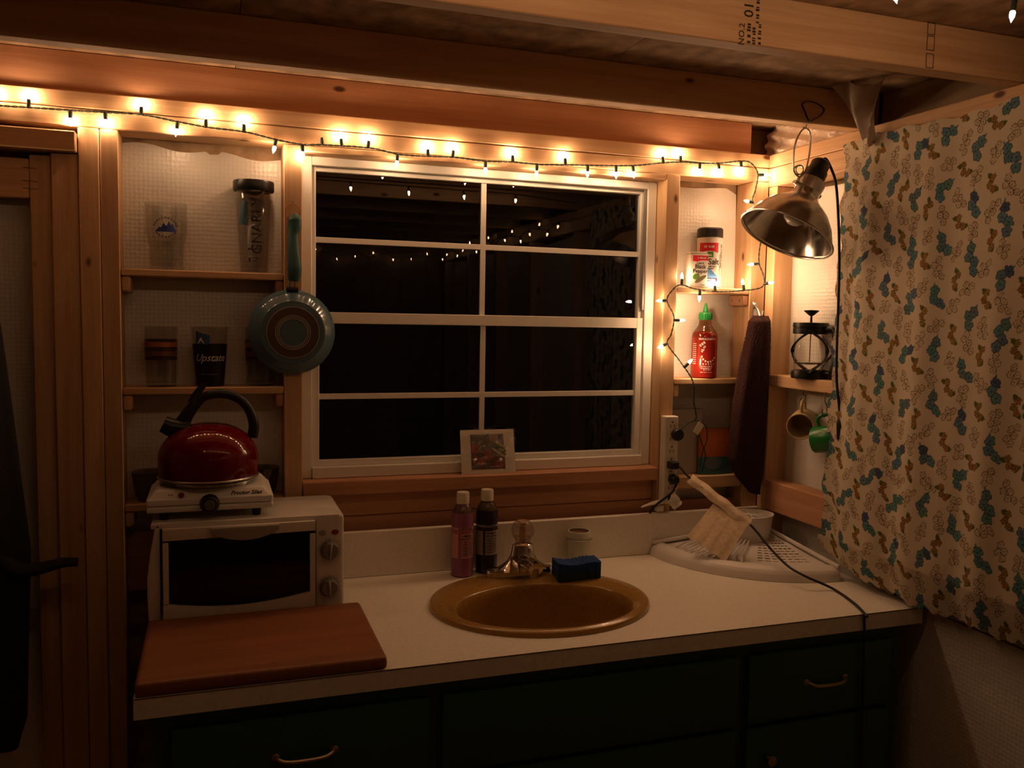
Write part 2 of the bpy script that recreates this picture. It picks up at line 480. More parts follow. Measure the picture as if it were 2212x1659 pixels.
for nm, z0, z1, y, zmid in (('upper_sash', zm - .012, wz1 - .022, WY + .012, zu), ('lower_sash', wz0 + .030, zm + .016, WY + .0, zl)):
    s_ = .012 if nm == 'upper_sash' else .020
    b = B()
    b.box((ix0 + s_ / 2, y + .012, (z0 + z1) / 2), (s_, .022, z1 - z0), .0015); b.box((ix1 - s_ / 2, y + .012, (z0 + z1) / 2), (s_, .022, z1 - z0), .0015)
    hb = .012 if nm == 'upper_sash' else .016
    ht = .012 if nm == 'upper_sash' else .030
    b.box(((ix0 + ix1) / 2, y + .0125, z0 + hb / 2), (ix1 - ix0 - 2 * s_ + .002, .020, hb), .0015); b.box(((ix0 + ix1) / 2, y + .0125, z1 - ht / 2), (ix1 - ix0 - 2 * s_ + .002, .020, ht), .0015)
    sash = b.obj(nm, VINYL, win)
    B().box((xm, y + .010, (z0 + z1) / 2), (.015, .006, z1 - z0 - .01), .001).obj('muntin', VINYL, sash)
    B().box(((ix0 + ix1) / 2, y + .010, zmid), (ix1 - ix0 - .01, .0062, .015), .001).obj('muntin', VINYL, sash)
    B().box(((ix0 + ix1) / 2, y + .0155, (z0 + z1) / 2), (ix1 - ix0 - .004, .003, z1 - z0 - .004)).obj('pane', GLASS, sash)
b = B(); b.box((ix1 - .004, WY + .002, (zm + wz1) / 2 + .01), (.006, .010, wz1 - zm - .06)); b.obj('sash_track', mat('grey_track', (.25, .24, .22), .4), win)
tr = struct('trim_1', 'pine window sill'); board('sill_board', .7685, 1.7965, -.004, .058, 1.1275, 1.1650, tr, WOODR, .003)

# screws in the wood near the window
b = B()
for px, py in ((1655, 296), (632, 428)): pass
b.bm.free()

# ================================================================== SHELVES
CLEAT = WOOD


def shelf(label, x0, x1, zt, zbm, cleats=(1, 1), group=None):
    t = thing('shelf', label, 'shelf', ((x0 + x1) / 2, .04, zt), group=group)
    board('shelf_board', x0 + .0005, x1 - .0005, .001, .084, zbm, zt, t)
    if cleats[0]: board('cleat', x0 + .0005, x0 + .021, .004, .08, zbm - .038, zbm - .0003, t, bev=.004)
    if cleats[1]:
        c = board('cleat', x1 - .021, x1 - .0005, .004, .08, zbm - .034, zbm - .0003, t, WOODR, bev=.004)
        for yy in (.022, .062):
            sc = B().cyl((0, 0, 0), (-.0012, 0, 0), .004, .004, 10).obj('screw', NAIL, t); sc.location = Vector((x1 - .021, yy, zbm - .017)) - Vector(t.location)
    return t


shelf('top pine shelf holding the clear tumbler and black-lidded bottle', .346, .722, 1.700, 1.683)
shelf('pine shelf holding the striped glasses and black pint glass', .346, .722, 1.415, 1.397)
shelf('low pine shelf behind the hot plate', .346, .722, 1.130, 1.112)
shelf('pine shelf carrying the salt and pepper', 1.842, 2.092, 1.700, 1.682, (0, 1))
shelf('pine shelf carrying the hot sauce bottle', 1.842, 2.092, 1.428, 1.411, (1, 0))
shelf('lowest pine shelf beside the power strip, orange pouch on it', 1.842, 2.092, 1.132, 1.095, (0, 0))
t = thing('shelf', 'pine shelf on the right wall under the coffee press', 'shelf', (2.19, -.35, 1.443))
board('shelf_board', XW, 2.210, -.636, -.0405, 1.408, 1.443, t, WOOD)
t = thing('shelf', 'deep pine ledge on the right wall below the hanging mugs', 'shelf', (2.19, -.35, 1.12))
board('ledge_board', XW, 2.210, -.636, -.0405, 1.03, 1.12, t, WOODR)

# ================================================================== COUNTER
XL, XR, YF = .414, 2.195, -.629
SC = Vector((1.300, -.338)); SA, SB = .272, .232          # sink outline
wt = thing('worktop', 'white laminate worktop with square front edge and oval sink cutout', 'worktop', (1.3, -.3, ZC - .04))
outer = [(XL, YF), (XR, YF), (XR, -.088), (XW - .001, -.088), (XW - .001, -.0005), (XL, -.0005)]
bm = bmesh.new()
ov = [bm.verts.new((x, y, ZC)) for x, y in outer]; oe = [bm.edges.new((ov[i], ov[(i + 1) % len(ov)])) for i in range(len(ov))]
NE = 64
iv = [bm.verts.new((SC.x + (SA - .02) * math.cos(2 * pi * i / NE), SC.y + (SB - .02) * math.sin(2 * pi * i / NE), ZC)) for i in range(NE)]
ie = [bm.edges.new((iv[i], iv[(i + 1) % NE])) for i in range(NE)]
bmesh.ops.triangle_fill(bm, edges=oe + ie, use_beauty=True)
r_ = bmesh.ops.extrude_face_region(bm, geom=bm.faces[:])
bmesh.ops.translate(bm, vec=(0, 0, -.040), verts=[v for v in r_['geom'] if isinstance(v, bmesh.types.BMVert)])
bmesh.ops.recalc_face_normals(bm, faces=bm.faces)
bmesh.ops.translate(bm, vec=-Vector(wt.location), verts=bm.verts)
B()._add(bm) if False else None
me = bpy.data.meshes.new('slab'); bm.to_mesh(me); bm.free(); link('slab', me, LAMIN, wt)
bs = tag(B().box((0, 0, 0), (XW - XL - .004, .019, .121), .0015).obj('backsplash', LAMIN), 'white laminate backsplash strip along the back of the worktop', 'backsplash'); bs.location = ((XL + XW) / 2, -.0105, ZC + .0606)
EDGE = mat('laminate_joint_line', (.10, .06, .04), .6)
b = B().box((0, 0, 0), (XR - XL, .0012, .0014)); o = b.obj('edge_seam', EDGE, wt); o.location = Vector(((XL + XR) / 2, YF - .0002, ZC - .0015)) - Vector(wt.location)

# base cabinet
cb = thing('base_cabinet', 'dark green painted base cabinet under the worktop', 'cabinet', (1.3, -.3, 0))
def rel(o, x, y, z, root): o.location = Vector((x, y, z)) - Vector(root.location); return o
cy0, cy1 = -.598, -.03
for x in (.452, 2.135): rel(B().box((0, 0, 0), (.018, cy1 - cy0, .78), .001).obj('side_panel', GREEN, cb), x, (cy0 + cy1) / 2, .48, cb)
rel(B().box((0, 0, 0), (1.665, .012, .78)).obj('back_panel', GREEN, cb), 1.2935, cy1 - .006, .48, cb)
rel(B().box((0, 0, 0), (1.665, cy1 - cy0 - .02, .016)).obj('bottom_panel', GREEN, cb), 1.2935, (cy0 + cy1) / 2, .10, cb)
rel(B().box((0, 0, 0), (1.70, .02, .085)).obj('toe_kick', GREEN, cb), 1.2935, cy0 + .06, .0435, cb)
xd1, xd2 = P(935, 1600, 1, -.60).x, P(1590, 1550, 1, -.60).x
fr = B()
for x in (.462, xd1, xd2, 2.125): fr.box((x, cy0, .48), (.04, .02, .78), .001)
for z in (.851, .11): fr.box((1.2935, cy0, z), (1.70, .0198, .038), .001)
zr = P(1700, 1545, 1, -.60).z
for z in (zr,): fr.box((1.2935, cy0, z), (1.70, .0196, .03), .001)
rel(fr.obj('face_frame', GREEN, cb), 0, 0, 0, cb)
KN = mat('worn_brass', (.45, .35, .22), .35, metal=1)
for i, (xa, xb) in enumerate(((.462, xd1), (xd1, xd2), (xd2, 2.125))):
    z1, z0 = .838, zr + .006
    d = rel(B().box((0, 0, 0), (xb - xa - .028, .018, z1 - z0), .004, 2).obj('drawer_front' if i != 1 else 'false_front', GREEN, cb), (xa + xb) / 2, cy0 - .019, (z0 + z1) / 2, cb)
    if i != 1:
        px, py = (660, 1632) if i == 0 else (1785, 1472)
        h = P(px, py, 1, cy0 - .028)
        hb_ = B().tube([(-.055, .02, .004), (-.052, -.004, .003), (-.03, -.012, -.003), (.03, -.012, -.003), (.052, -.004, .003), (.055, .02, .004)], .0045, 8, sub=4)
        for s_ in (-1, 1): hb_.lathe([(0, -.002), (.010, -.002), (.007, .001), (0, .002)], 12, Matrix.Translation((s_ * .055, .0, .004)) @ Matrix.Rotation(pi / 2, 4, 'X'))
        rel(hb_.obj('handle', KN, d), h.x, h.y, h.z, cb); 
        d.children[0].location = h - Vector(cb.location) - Vector(d.location)
    z1, z0 = zr - .006, .125
    d = rel(B().box((0, 0, 0), (xb - xa - .028, .018, z1 - z0), .004, 2).obj('cabinet_door', GREEN, cb), (xa + xb) / 2, cy0 - .019, (z0 + z1) / 2, cb)
    kp = P(1662, 1640, 1, cy0 - .035) if i == 2 else Vector(((xb - .05) if i == 0 else xa + .05, cy0 - .035, P(1662, 1640, 1, cy0 - .035).z))
    k = B().lathe([(0, 0), (.006, 0), (.005, .010), (.013, .016), (.012, .022), (0, .025)], 14, Matrix.Rotation(pi / 2, 4, 'X')).obj('knob', KN, d)
    k.location = Vector((kp.x, cy0 - .026, kp.z)) - Vector(cb.location) - Vector(d.location)

# ---- sink
MUST = mat('mustard_enamel', (.34, .19, .045), .22, coat=.4, noise=.12, nscale=160)
sk = thing('sink', 'oval mustard enamel drop-in sink with rear faucet ledge', 'sink', (SC.x, SC.y, ZC))
BC = Vector((0, -.036)); BA, BB = .222, .164


def sinkfn(u, v):
    a = 2 * pi * u; c, s_ = math.cos(a), math.sin(a)
    O = Vector((SA * c, SB * s_)); I = BC + Vector((BA * c, BB * s_))
    if v < .12: k = v / .12; q = O; z = .0005 + .010 * math.sin(k * pi / 2); q = O * (1 - .012 * k)
    elif v < .45:
        k = (v - .12) / .33; q = O * .988 + (I - O * .988) * k; z = .0105 + .006 * math.sin(k * pi) - .004 * k
    elif v < .55: k = (v - .45) / .10; q = BC + (I - BC) * (1 - .05 * k); z = .0065 - .022 * k * k
    else:
        k = (v - .55) / .45; q = BC + (I - BC) * .95 * max(.0, (1 - k ** 3.2)) ** .8; z = -.0155 - .135 * math.sin(k * pi / 2) ** .9
    return (q.x, q.y, z)


B().grid(sinkfn, 72, 46, closed_u=True).obj('basin', MUST, sk, 60)
B().lathe([(0, .003), (.016, .003), (.021, .001), (.022, -.002), (0, -.002)], 20, Matrix.Translation((0, -.036, -.148))).obj('drain', CHROME, sk)

# ---- faucet
fc = thing('faucet', 'chrome single-knob faucet with clear acrylic knob', 'faucet', (1.312, -.150, ZC + .0125))
pl = [(.090 * math.copysign(abs(math.cos(a)) ** .8, math.cos(a)), .027 * math.copysign(abs(math.sin(a)) ** .7, math.sin(a))) for a in [2 * pi * i / 40 for i in range(40)]]
b = B(); b.prism(pl, 0, .022, bev=.006)
b.lathe([(.074, .018), (.058, .028), (.042, .040), (.033, .056), (.029, .072), (.028, .082), (.020, .086), (0, .086)], 28, Matrix.Translation((.008, 0, 0)), sy=.55)
b.obj('body', CHROME, fc)
b = B(); b.tube([(.008, 0, .034), (.008, -.04, .046), (.008, -.080, .048), (.008, -.104, .044)], [.023, .021, .020, .020], 16, sub=5, flat=.8)
b.cyl((.008, -.094, .044), (.008, -.094, .020), .013, .012, 14)
b.obj('spout', CHROME, fc)
AC = thin_glass('clear_acrylic', (.88, .84, .80), .06, 1.3, .05)
b = B(); prof = [(0, .084), (.018, .085), (.020, .092), (.022, .102)]
for k in range(9):
    a = -0.9 + k / 8 * (pi / 2 + .9); prof.append((.031 * math.cos(a), .120 + .030 * math.sin(a)))
b.lathe(prof + [(0, .150)], 12, Matrix.Translation((.008, 0, 0)))
kn = b.obj('knob', AC, fc, 20)
B().lathe([(0, .086), (.009, .086), (.009, .138), (.016, .142), (.016, .1455), (0, .146)], 16, Matrix.Translation((.008, 0, 0))).obj('knob_core', mat('knob_core_tan', (.55, .36, .26), .35), kn)

# ================================================================== STRING LIGHTS
SOCK = B().lathe([(0, 0), (.0032, 0), (.0045, .003), (.0045, .013), (.0038, .018), (0, .018)], 10).mesh('socket')
BULBM3 = B().lathe([(0, 0), (.0043, .003), (.0040, .011), (0, .020)], 6).mesh('bulb')
BULBM2 = B().lathe([(0, 0), (.0043, .003), (.0040, .011), (0, .020)], 6).mesh('bulb')
BULBM = B().lathe([(0, 0), (.0043, .003), (.0040, .011), (0, .020)], 6).mesh('bulb')


def strand_wire(path, root, name='wire', pitch=.03, tw=.0014, r=.0012):
    pts = smooth(path, 14); d = [0.]
    for a, b_ in zip(pts, pts[1:]): d.append(d[-1] + (b_ - a).length)
    n = int(d[-1] / .0035); res = []; k = 0
    for i in range(n + 1):
        s_ = d[-1] * i / n
        while k < len(d) - 2 and d[k + 1] < s_: k += 1
        t_ = (s_ - d[k]) / max(1e-9, d[k + 1] - d[k]); res.append(pts[k].lerp(pts[k + 1], t_))
    b = B()
    for ph in (0, pi):
        q = []
        for i, p in enumerate(res):
            t_ = (res[min(i + 1, n)] - res[max(i - 1, 0)]).normalized()
            up = Vector((0, 1, 0)) if abs(t_.y) < .8 else Vector((1, 0, 0))
            nx = t_.cross(up).normalized(); ny = t_.cross(nx); a = 2 * pi * (d[-1] * i / n) / pitch + ph
            q.append(p + nx * (tw * math.cos(a)) + ny * (tw * math.sin(a)))
        b.tube(q, r, 5)
    b.obj(name, WIREG, root)
    return res


def add_bulb(root, basep, d, lit=True, dim=0):
    so = link('socket', SOCK, WIREG, root); so.location = basep; so.rotation_euler = d.to_track_quat('Z', 'Y').to_euler()
    if lit:
        bu = link('bulb', (BULBM, BULBM2, BULBM3)[dim], (LIT, LIT2, LIT3)[dim], so); bu.location = (0, 0, .0165)
    return so


def wpts(lst, y): return [P(a, b_, 1, y) for a, b_ in lst]


sl = thing('string_lights', 'lit mini string lights on dark green wire pinned around the window', 'string lights')
YW = -.010
path = wpts([(-120, 215), (0, 228), (62, 232), (150, 238), (240, 243), (310, 248), (380, 262), (450, 275), (530, 285), (590, 300), (650, 312), (700, 313), (800, 320), (860, 333), (935, 338), (985, 340), (1048, 348), (1105, 350), (1160, 355), (1220, 356), (1270, 357), (1335, 358), (1380, 357), (1430, 352), (1470, 350), (1520, 353), (1560, 352), (1600, 348), (1622, 352), (1637, 375), (1632, 410), (1626, 430)], YW) + wpts([(1632, 455), (1645, 500), (1640, 545), (1640, 570), (1649, 595), (1646, 620)], -.060)
path += wpts([(1600, 628), (1550, 630), (1500, 624), (1470, 615)], -.007)
path += wpts([(1450, 630), (1441, 650), (1456, 685), (1450, 722), (1442, 743), (1470, 782)], YW)
path += wpts([(1497, 825), (1499, 870), (1504, 905)], -.012)
path += [P(1490, 912, 1, -.028), P(1478, 922, 1, -.045), P(1465, 935, 1, -.055)]
wpath = strand_wire(path, sl)
# bulbs: photographed place of each bulb; it hangs off the nearest stretch of wire
BP = [(-10, 199), (62, 203), (152, 262), (228, 272), (305, 220), (380, 290), (446, 243), (527, 262), (592, 322), (654, 330), (737, 300), (797, 300), (858, 350), (925, 316), (980, 317), (1049, 374), (1108, 331), (1160, 380), (1221, 336), (1270, 380), (1333, 375), (1369, 380), (1432, 327), (1470, 327), (1512, 374), (1555, 374), (1603, 371), (1660, 378), (1608, 436), (1664, 527), (1620, 575), (1478, 592), (1548, 607), (1606, 606), (1672, 618), (1512, 650), (1416, 650), (1480, 692), (1420, 752), (1492, 781)]
for px, py in BP:
    tgt = P(px, py, 1, -.060 if px > 1610 and py > 440 else -.014)
    w_ = min(wpath, key=lambda q: (q - tgt).length); d = (tgt - w_)
    d.y = random.uniform(-.003, .003); d.normalize()
    if px in (1478, 1548, 1606, 1620): d = (d + Vector((0, .25, .15))).normalized()
    if px == 1660: d = Vector((.8, -.5, 0)).normalized()
    if px in (1664, 1672): d = Vector((.25, -1., .1)).normalized()
    add_bulb(sl, w_ + Vector((0, -.001, 0)), d)
w_ = min(wpath, key=lambda q: (q - P(697, 313, 1, YW)).length); add_bulb(sl, w_, Vector((0, -.2, 1)).normalized(), False)
# plug end with paper tag
plug = B().lathe([(0, 0), (.016, 0), (.018, .004), (.018, .016), (.012, .022), (0, .022)], 20, Matrix.Rotation(-pi / 2, 4, 'X'))
o = plug.obj('plug', BLACKP, sl); o.location = P(1467, 940, 1, -.062)
TAGM = mat('paper_tag', (.75, .7, .6), .6)
o = B().box((0, 0, 0), (.026, .0006, .036), 0).obj('paper_tag', TAGM, sl); o.location = P(1509, 925, 1, -.02); o.rotation_euler = (.2, .55, .3)
b = B(); b.tube([P(1500, 905, 1, -.012), P(1524, 920, 1, -.014), P(1527, 950, 1, -.012), P(1518, 975, 1, -.012), P(1512, 1010, 1, -.010)], .0016, 6, sub=6)
b.tube([P(1508, 935, 1, -.012), P(1517, 960, 1, -.012), P(1524, 985, 1, -.010), P(1516, 1020, 1, -.008)], .0016, 6, sub=6)
b.obj('loose_wire', WIREG, sl)

s2 = thing('string_lights', 'second lit string of mini lights stretched under the loft joists', 'string lights')
p2 = []
ba, bb = P(1925, -4, 2, 2.105), P(2190, 34, 2, 2.105); step = (bb - ba)
for k in range(-5, 2): p2.append(ba + step * k + Vector((0, 0, .028)))
p2.append(Vector((2.09, bb.y - .02, 2.115)))
p3 = []
for k in range(18): p3.append(Vector((2.115, -1.3 - 2.35 * k / 17, 2.05 + .015 * math.sin(k * 2.1))))
for k in range(22): p3.append(Vector((2.0 - 1.4 * k / 21, -3.80 + .01 * math.sin(k), 2.03 + .015 * math.sin(k * 1.9))))
wp2 = strand_wire(p2, s2)
s3 = thing('string_lights_offscreen', 'dim string of mini lights round the room, mirrored in the window glass', 'string lights')
wp3 = strand_wire(p3, s3)
for k in range(-5, 2): add_bulb(s2, ba + step * k + Vector((0, 0, .026)), Vector((random.uniform(-.2, .2), random.uniform(-.2, .2), -1)).normalized(), dim=2)
acc = 0.; i0 = 0
for i in range(1, len(wp3)):
    acc += (wp3[i] - wp3[i - 1]).length
    if acc > .14:
        acc = 0.; i0 += 1
        add_bulb(s3, wp3[i], Vector((random.uniform(-.3, .3), random.uniform(-.3, .3), 1 if i0 % 3 == 0 else -1)).normalized(), dim=1)

# ================================================================== LEFT SHELVES
# ---- clear tumbler with a blue mountain print
ZS1, ZS2, ZS3 = 1.700, 1.415, 1.130


def glass(prof_out, th, base_t, seg=32):
    """a hollow vessel: outer profile (r, z) bottom to top, wall th, base thickness"""
    inn = [(max(.001, r - th), z) for r, z in prof_out if z > base_t][::-1]
    r0 = np.interp(base_t, [z for r, z in prof_out], [r for r, z in prof_out]) - th
    return B().lathe([(0, prof_out[0][1])] + prof_out + inn + [(r0, base_t), (0, base_t)], seg)


tm = thing('tumbler', 'clear glass tumbler printed with a blue mountain emblem', 'glass', (.447, .042, ZS1))
glass([(.036, 0), (.038, .004), (.040, .06), (.047, .09), (.0485, .162)], .0025, .012).obj('glass_body', CLEAR, tm)
BLUEI = mat('blue_print', (.03, .06, .30), .5)
rr_ = .0492
b = B()
mt = [(-.024, .098), (-.014, .108), (-.010, .106), (-.004, .118), (.001, .110), (.004, .113), (.008, .122), (.012, .112), (.016, .116), (.020, .106), (.026, .098)]
bm = bmesh.new(); up_ = []; lo_ = []
for x, z in mt:
    a = -pi / 2 + x / rr_; up_.append(bm.verts.new((rr_ * math.cos(a), rr_ * math.sin(a), z - .006))); lo_.append(bm.verts.new((rr_ * math.cos(a), rr_ * math.sin(a), .090)))
for i in range(len(mt) - 1): bm.faces.new((lo_[i], lo_[i + 1], up_[i + 1], up_[i]))
b._add(bm); b.obj('mountain_print', BLUEI, tm, 10)
it = []
for k in range(11):
    a = pi - .25 - k * (pi - .5) / 10
    it.append((.0042, .0062, .027 * math.cos(a), .100 + .023 * math.sin(a), {'rot': a - pi / 2}))
for k in range(7):
    a = -pi + .6 + k * (pi - 1.2) / 6
    it.append((.0042, .0055, .025 * math.cos(a), .098 + .020 * math.sin(a), {'rot': a + pi / 2}))
text_cyl(it, rr_, name='ring_lettering', m=INK, parent=tm)

# ---- clear shaker bottle
sb = thing('shaker_bottle', 'clear plastic shaker bottle with black lid and upright black lettering', 'bottle', (.652, .042, ZS1))
glass([(.031, 0), (.033, .003), (.0355, .05), (.040, .12), (.0425, .178), (.0435, .180), (.0435, .184), (.0425, .186), (.0425, .205)], .0018, .004).obj('bottle_body', CLEARP, sb)
b = B(); b.lathe([(0, .206), (.044, .206), (.0485, .204), (.050, .207), (.050, .226), (.0485, .229), (0, .230)], 40)
b.obj('lid', BLACKP, sb)
SCO = mat('blue_scoop', (.10, .28, .42), .4)
b = B(); b.tube([(-.022, -.012, .178), (-.024, -.012, .150), (-.026, -.010, .120)], [.008, .012, .013], 10, sub=5, flat=.9)
b.obj('scoop', SCO, sb)
text_cyl([('GNARLY', .036, .006, .115, {'rot': pi / 2, 'bold': .006}), ('G', .014, -.014, .142, {'bold': .004}), (.030, .0065, -.001, .058), (.0045, .014, -.012, .032), (.018, .004, .003, .036), (.012, .004, .001, .030)], .0432, name='lettering', m=INK, parent=sb)
b = B()
bm = bmesh.new(); n_ = 24; ro, ri = .0105, .0090; V = []
for i in range(n_):
    a = 2 * pi * i / n_
    for q in (ro, ri):
        x, z = -.014 + q * math.cos(a), .142 + q * math.sin(a); t_ = -pi / 2 + x / .0432
        V.append(bm.verts.new((.0432 * math.cos(t_), .0432 * math.sin(t_), z)))
for i in range(n_):
    j = (i + 1) % n_; bm.faces.new((V[2 * i], V[2 * j], V[2 * j + 1], V[2 * i + 1]))
b._add(bm).obj('ring_mark', INK, sb)

# ---- striped glasses, black pint glass
STR = [mat('brown_stripe', (.16, .06, .02), .5), mat('rust_stripe', (.36, .12, .03), .5), mat('dark_stripe', (.05, .02, .012), .5)]


def striped(label, x, y):
    t = thing('striped_glass', label, 'glass', (x, y, ZS2), group='striped glasses on the middle shelf')
    prof = [(.034, 0), (.0355, .004), (.0385, .148)]
    glass(prof, .002, .010).obj('glass_body', CLEAR, t)
    for z0, z1, k in ((.112, .116, 2), (.098, .110, 1), (.090, .096, 2), (.076, .088, 0), (.066, .073, 2)):
        B().lathe([(.0357 + z0 * .0205, z0), (.0357 + z1 * .0205, z1)], 32).obj('stripe', STR[k], t)
    return t


striped('clear glass with brown and rust stripes beside the black pint glass', .431, .042)
striped('clear glass with brown and rust stripes half hidden behind the frying pan', .667, .045)
t = thing('pint_glass', 'pint glass printed black with white script lettering', 'glass', (.545, .042, ZS2))
prof = [(.031, 0), (.033, .003), (.045, .148)]
glass(prof, .0025, .012).obj('glass_body', CLEAR, t)
BLK = mat('black_print', (.010, .009, .010), .4)
B().lathe([(.0332, .002), (.0336, .004), (.0417, .105)], 36).obj('black_print', BLK, t)
B().lathe([(.0417, .105), (.0453, .147)], 36).obj('dark_tint', mat('smoked_glass', (.05, .04, .04), .1, trans=.6), t) if False else None
WPR = mat('white_print', (.7, .66, .58), .5)
text_cyl([('Upstate', .026, 0, .072, {'shear': .35, 'spacing': .95})], .0402, name='lettering', m=WPR, parent=t, cone=0)
b = B(); patch_cyl(b, -.028, .020, .031, .0318, .0368); b.obj('rule_line', mat('grey_print', (.32, .34, .3), .5), t)
b = B(); patch_cyl(b, -.036, .0, .106, .136, .0447, n=8, top=lambda u: .138 - .010 * u, bot=lambda u: .1065); b.obj('blue_badge', mat('badge_blue', (.04, .09, .22), .5), t)
text_cyl([('▲', .02, -.022, .114, {})], .0452, name='badge_mark', m=WPR, parent=t)

# ---- low bowls behind the kettle
GB = thin_glass('smoky_glass', (.70, .66, .62), .04)
for x, lb in ((.400, 'smoky glass bowl behind the kettle near the double stud'), (.672, 'smoky glass bowl behind the kettle near the frying pan post')):
    t = thing('glass_bowl', lb, 'bowl', (x, .042, ZS3))
    glass([(.022, 0), (.028, .004), (.036, .03), (.041, .070), (.0415, .074)], .002, .006).obj('bowl_body', GB, t)

# ================================================================== FRYING PAN
fp = thing('frying_pan', 'small teal frying pan hanging bottom-out by its handle', 'frying pan', (.7445, -.0045, 1.875))
pc = Vector((.741 - .7445, 0, P(631, 718, 1, -.03).z - 1.875)); PR = .1065
M_ = Matrix.Translation(pc) @ Matrix.Rotation(pi / 2, 4, 'X')     # local +Z -> towards the room (-Y)
bd = B().lathe([(PR - .003, .001), (PR, 0), (PR + .001, .003), (PR - .004, .014), (PR - .012, .026), (PR - .026, .035), (.078, .0385), (.074, .0390), (.0, .0390), (0, .036), (.07, .035), (.088, .028), (PR - .008, .012), (PR - .003, .001)], 56, M_)
pb = bd.obj('pan_body', TEAL, fp)
BAS = mat('bare_pan_base', (.10, .07, .05), .38, metal=.5, coat=.3)
B().lathe([(.063, .0386), (.062, .0402), (.044, .0402), (.043, .0386)], 56, M_).obj('base_ring', BAS, pb)
RIM_ = mat('pale_metal_ring', (.62, .52, .40), .35, metal=.8)
for q in (.0635, .0425, .0385, .0345):
    B().lathe([(q - .0008, .039), (q - .0008, .0412), (q + .0008, .0412), (q + .0008, .039)], 56, M_).obj('metal_ring', RIM_, pb)
hz0, hz1 = P(634, 607, 1, -.03).z - 1.875, P(637, 462, 1, -.03).z - 1.875
b = B(); b.tube([(-.001, -.022, hz0), (.0015, -.026, hz0 + .03), (-.001, -.022, hz0 + .075), (-.001, -.015, hz0 + .115), (.003, -.013, hz1 - .03), (.003, -.013, hz1 - .012), (.0, -.013, hz1)], [.0085, .0118, .0095, .0082, .0105, .0112, .006], 16, sub=6, flat=1.5)
b.obj('handle', TEALS, fp)
b = B()
for x in (-.006, .005): b.tube([(x - .002, -.022, hz0 + .004), (x - .002, -.020, hz0 - .010), (x - .002, -.014, pc.z + PR - .004)], .0022, 8)
b.obj('handle_bolt', STEEL, fp)
b = B(); b.box((-.003, -.014, pc.z + PR + .001), (.030, .014, .012), .003, 2); b.obj('handle_bracket', BLACKP, fp)
b = B(); b.tube([(-.002 + .017 * math.sin(2 * pi * k / 20), -.012, hz1 + .004 + .022 * math.cos(2 * pi * k / 20)) for k in range(20)], .0011, 6, closed=True)
b.obj('hanging_ring', COPPER, fp)
nl = thing('nail', 'nail in the post holding the frying pan ring', 'nail', (.7425, 0, 1.875 + hz1 + .0275))
B().cyl((0, .012, 0), (0, -.016, .002), .0014, .0014, 8).cyl((0, -.0155, .002), (0, -.017, .002), .004, .004, 10).obj('nail_shank', NAIL, nl)

# ================================================================== TOASTER OVEN
OX0, OX1, OY0, OY1, OZ0, OZ1 = .412, .838, -.268, -.045, .922, 1.140
ov_ = thing('toaster_oven', 'white toaster oven with dark glass door and two grey dials', 'toaster oven', ((OX0 + OX1) / 2, (OY0 + OY1) / 2, ZC + .0002))
oc = Vector(ov_.location)
def ol(x, y, z): return Vector((x, y, z)) - oc
DOORX0, DOORX1 = .446, .770
b = B()
# hollow shell: top, bottom, back, two cheeks
cx_, cyy = (OX0 + OX1) / 2, (OY0 + OY1) / 2
b.box(ol(cx_ - .001, cyy, OZ1 - .006), (OX1 - OX0 - .022, OY1 - OY0, .0125), .004, 2)
b.box(ol(cx_, cyy + .004, OZ0 + .006), (OX1 - OX0 - .01, OY1 - OY0 - .012, .012), .003, 2)
b.box(ol(cx_, OY1 - .005, (OZ0 + OZ1) / 2), (OX1 - OX0 - .02, .01, OZ1 - OZ0 - .01), .002)
b.box(ol(OX1 - .034, cyy, (OZ0 + OZ1) / 2), (.066, OY1 - OY0, OZ1 - OZ0), .010, 3)
side = [(0, 0), (.012, 0), (.024, 0), (.0245, .216), (.016, .217), (.004, .150), (-.002, .10), (-.0025, .06)]
b.prism([(x + OX0 - oc.x + .004, z + OZ0 - oc.z) for x, z in side], -(OY1 - oc.y), -(OY0 - oc.y), FRONT, .003)
b.obj('body', mat('white_enamel', (.66, .62, .56), .16), ov_)
# side piece follows the bowed left cheek; the door
b = B(); z0, z1 = OZ0 + .002, OZ1 - .010
arc = [(DOORX0 + (DOORX1 - DOORX0) * k / 20, OZ0 + .042 - .019 * math.sin(pi * k / 20) ** .9 + .004 * k / 20) for k in range(21)]
b.prism([(x - oc.x, z - oc.z) for x, z in ([(DOORX1, z0), ] + [(DOORX0, z0)] + arc)], -(OY0 - oc.y) - .004, -(OY0 - oc.y) + .012, FRONT)
b.prism([(x - oc.x, z - oc.z) for x, z in ((DOORX0, z1 - .026), (DOORX1, z1 - .022), (DOORX1, z1), (DOORX0, z1))], -(OY0 - oc.y) - .004, -(OY0 - oc.y) + .012, FRONT, .001)
for x in (DOORX0 + .006, DOORX1 - .006): b.box(ol(x, OY0 - .004, (z0 + z1) / 2 + .005), (.012, .014, z1 - z0 - .07), .001)
dr = b.obj('door', CREAMP, ov_)
DG = thin_glass('dark_oven_glass', (.30, .26, .22), .03)
B().box(ol((DOORX0 + DOORX1) / 2, OY0 + .001, (z0 + z1) / 2), (DOORX1 - DOORX0 - .004, .004, z1 - z0 - .012)).obj('door_glass', DG, dr)
HG = mat('grey_handle', (.34, .32, .28), .4)
hx0, hx1 = .545, .690
hp_ = [(hx0, z1), (hx1, z1)] + [(hx1 - (hx1 - hx0) * k / 12, z1 - .010 - .021 * math.sin(pi * k / 12) ** .7) for k in range(13)]
B().prism([(x - oc.x, z - oc.z) for x, z in hp_], -(OY0 - oc.y) + .010, -(OY0 - oc.y) + .026, FRONT, .003).obj('handle', HG, dr)
DIAL = mat('grey_dial', (.20, .19, .17), .45)
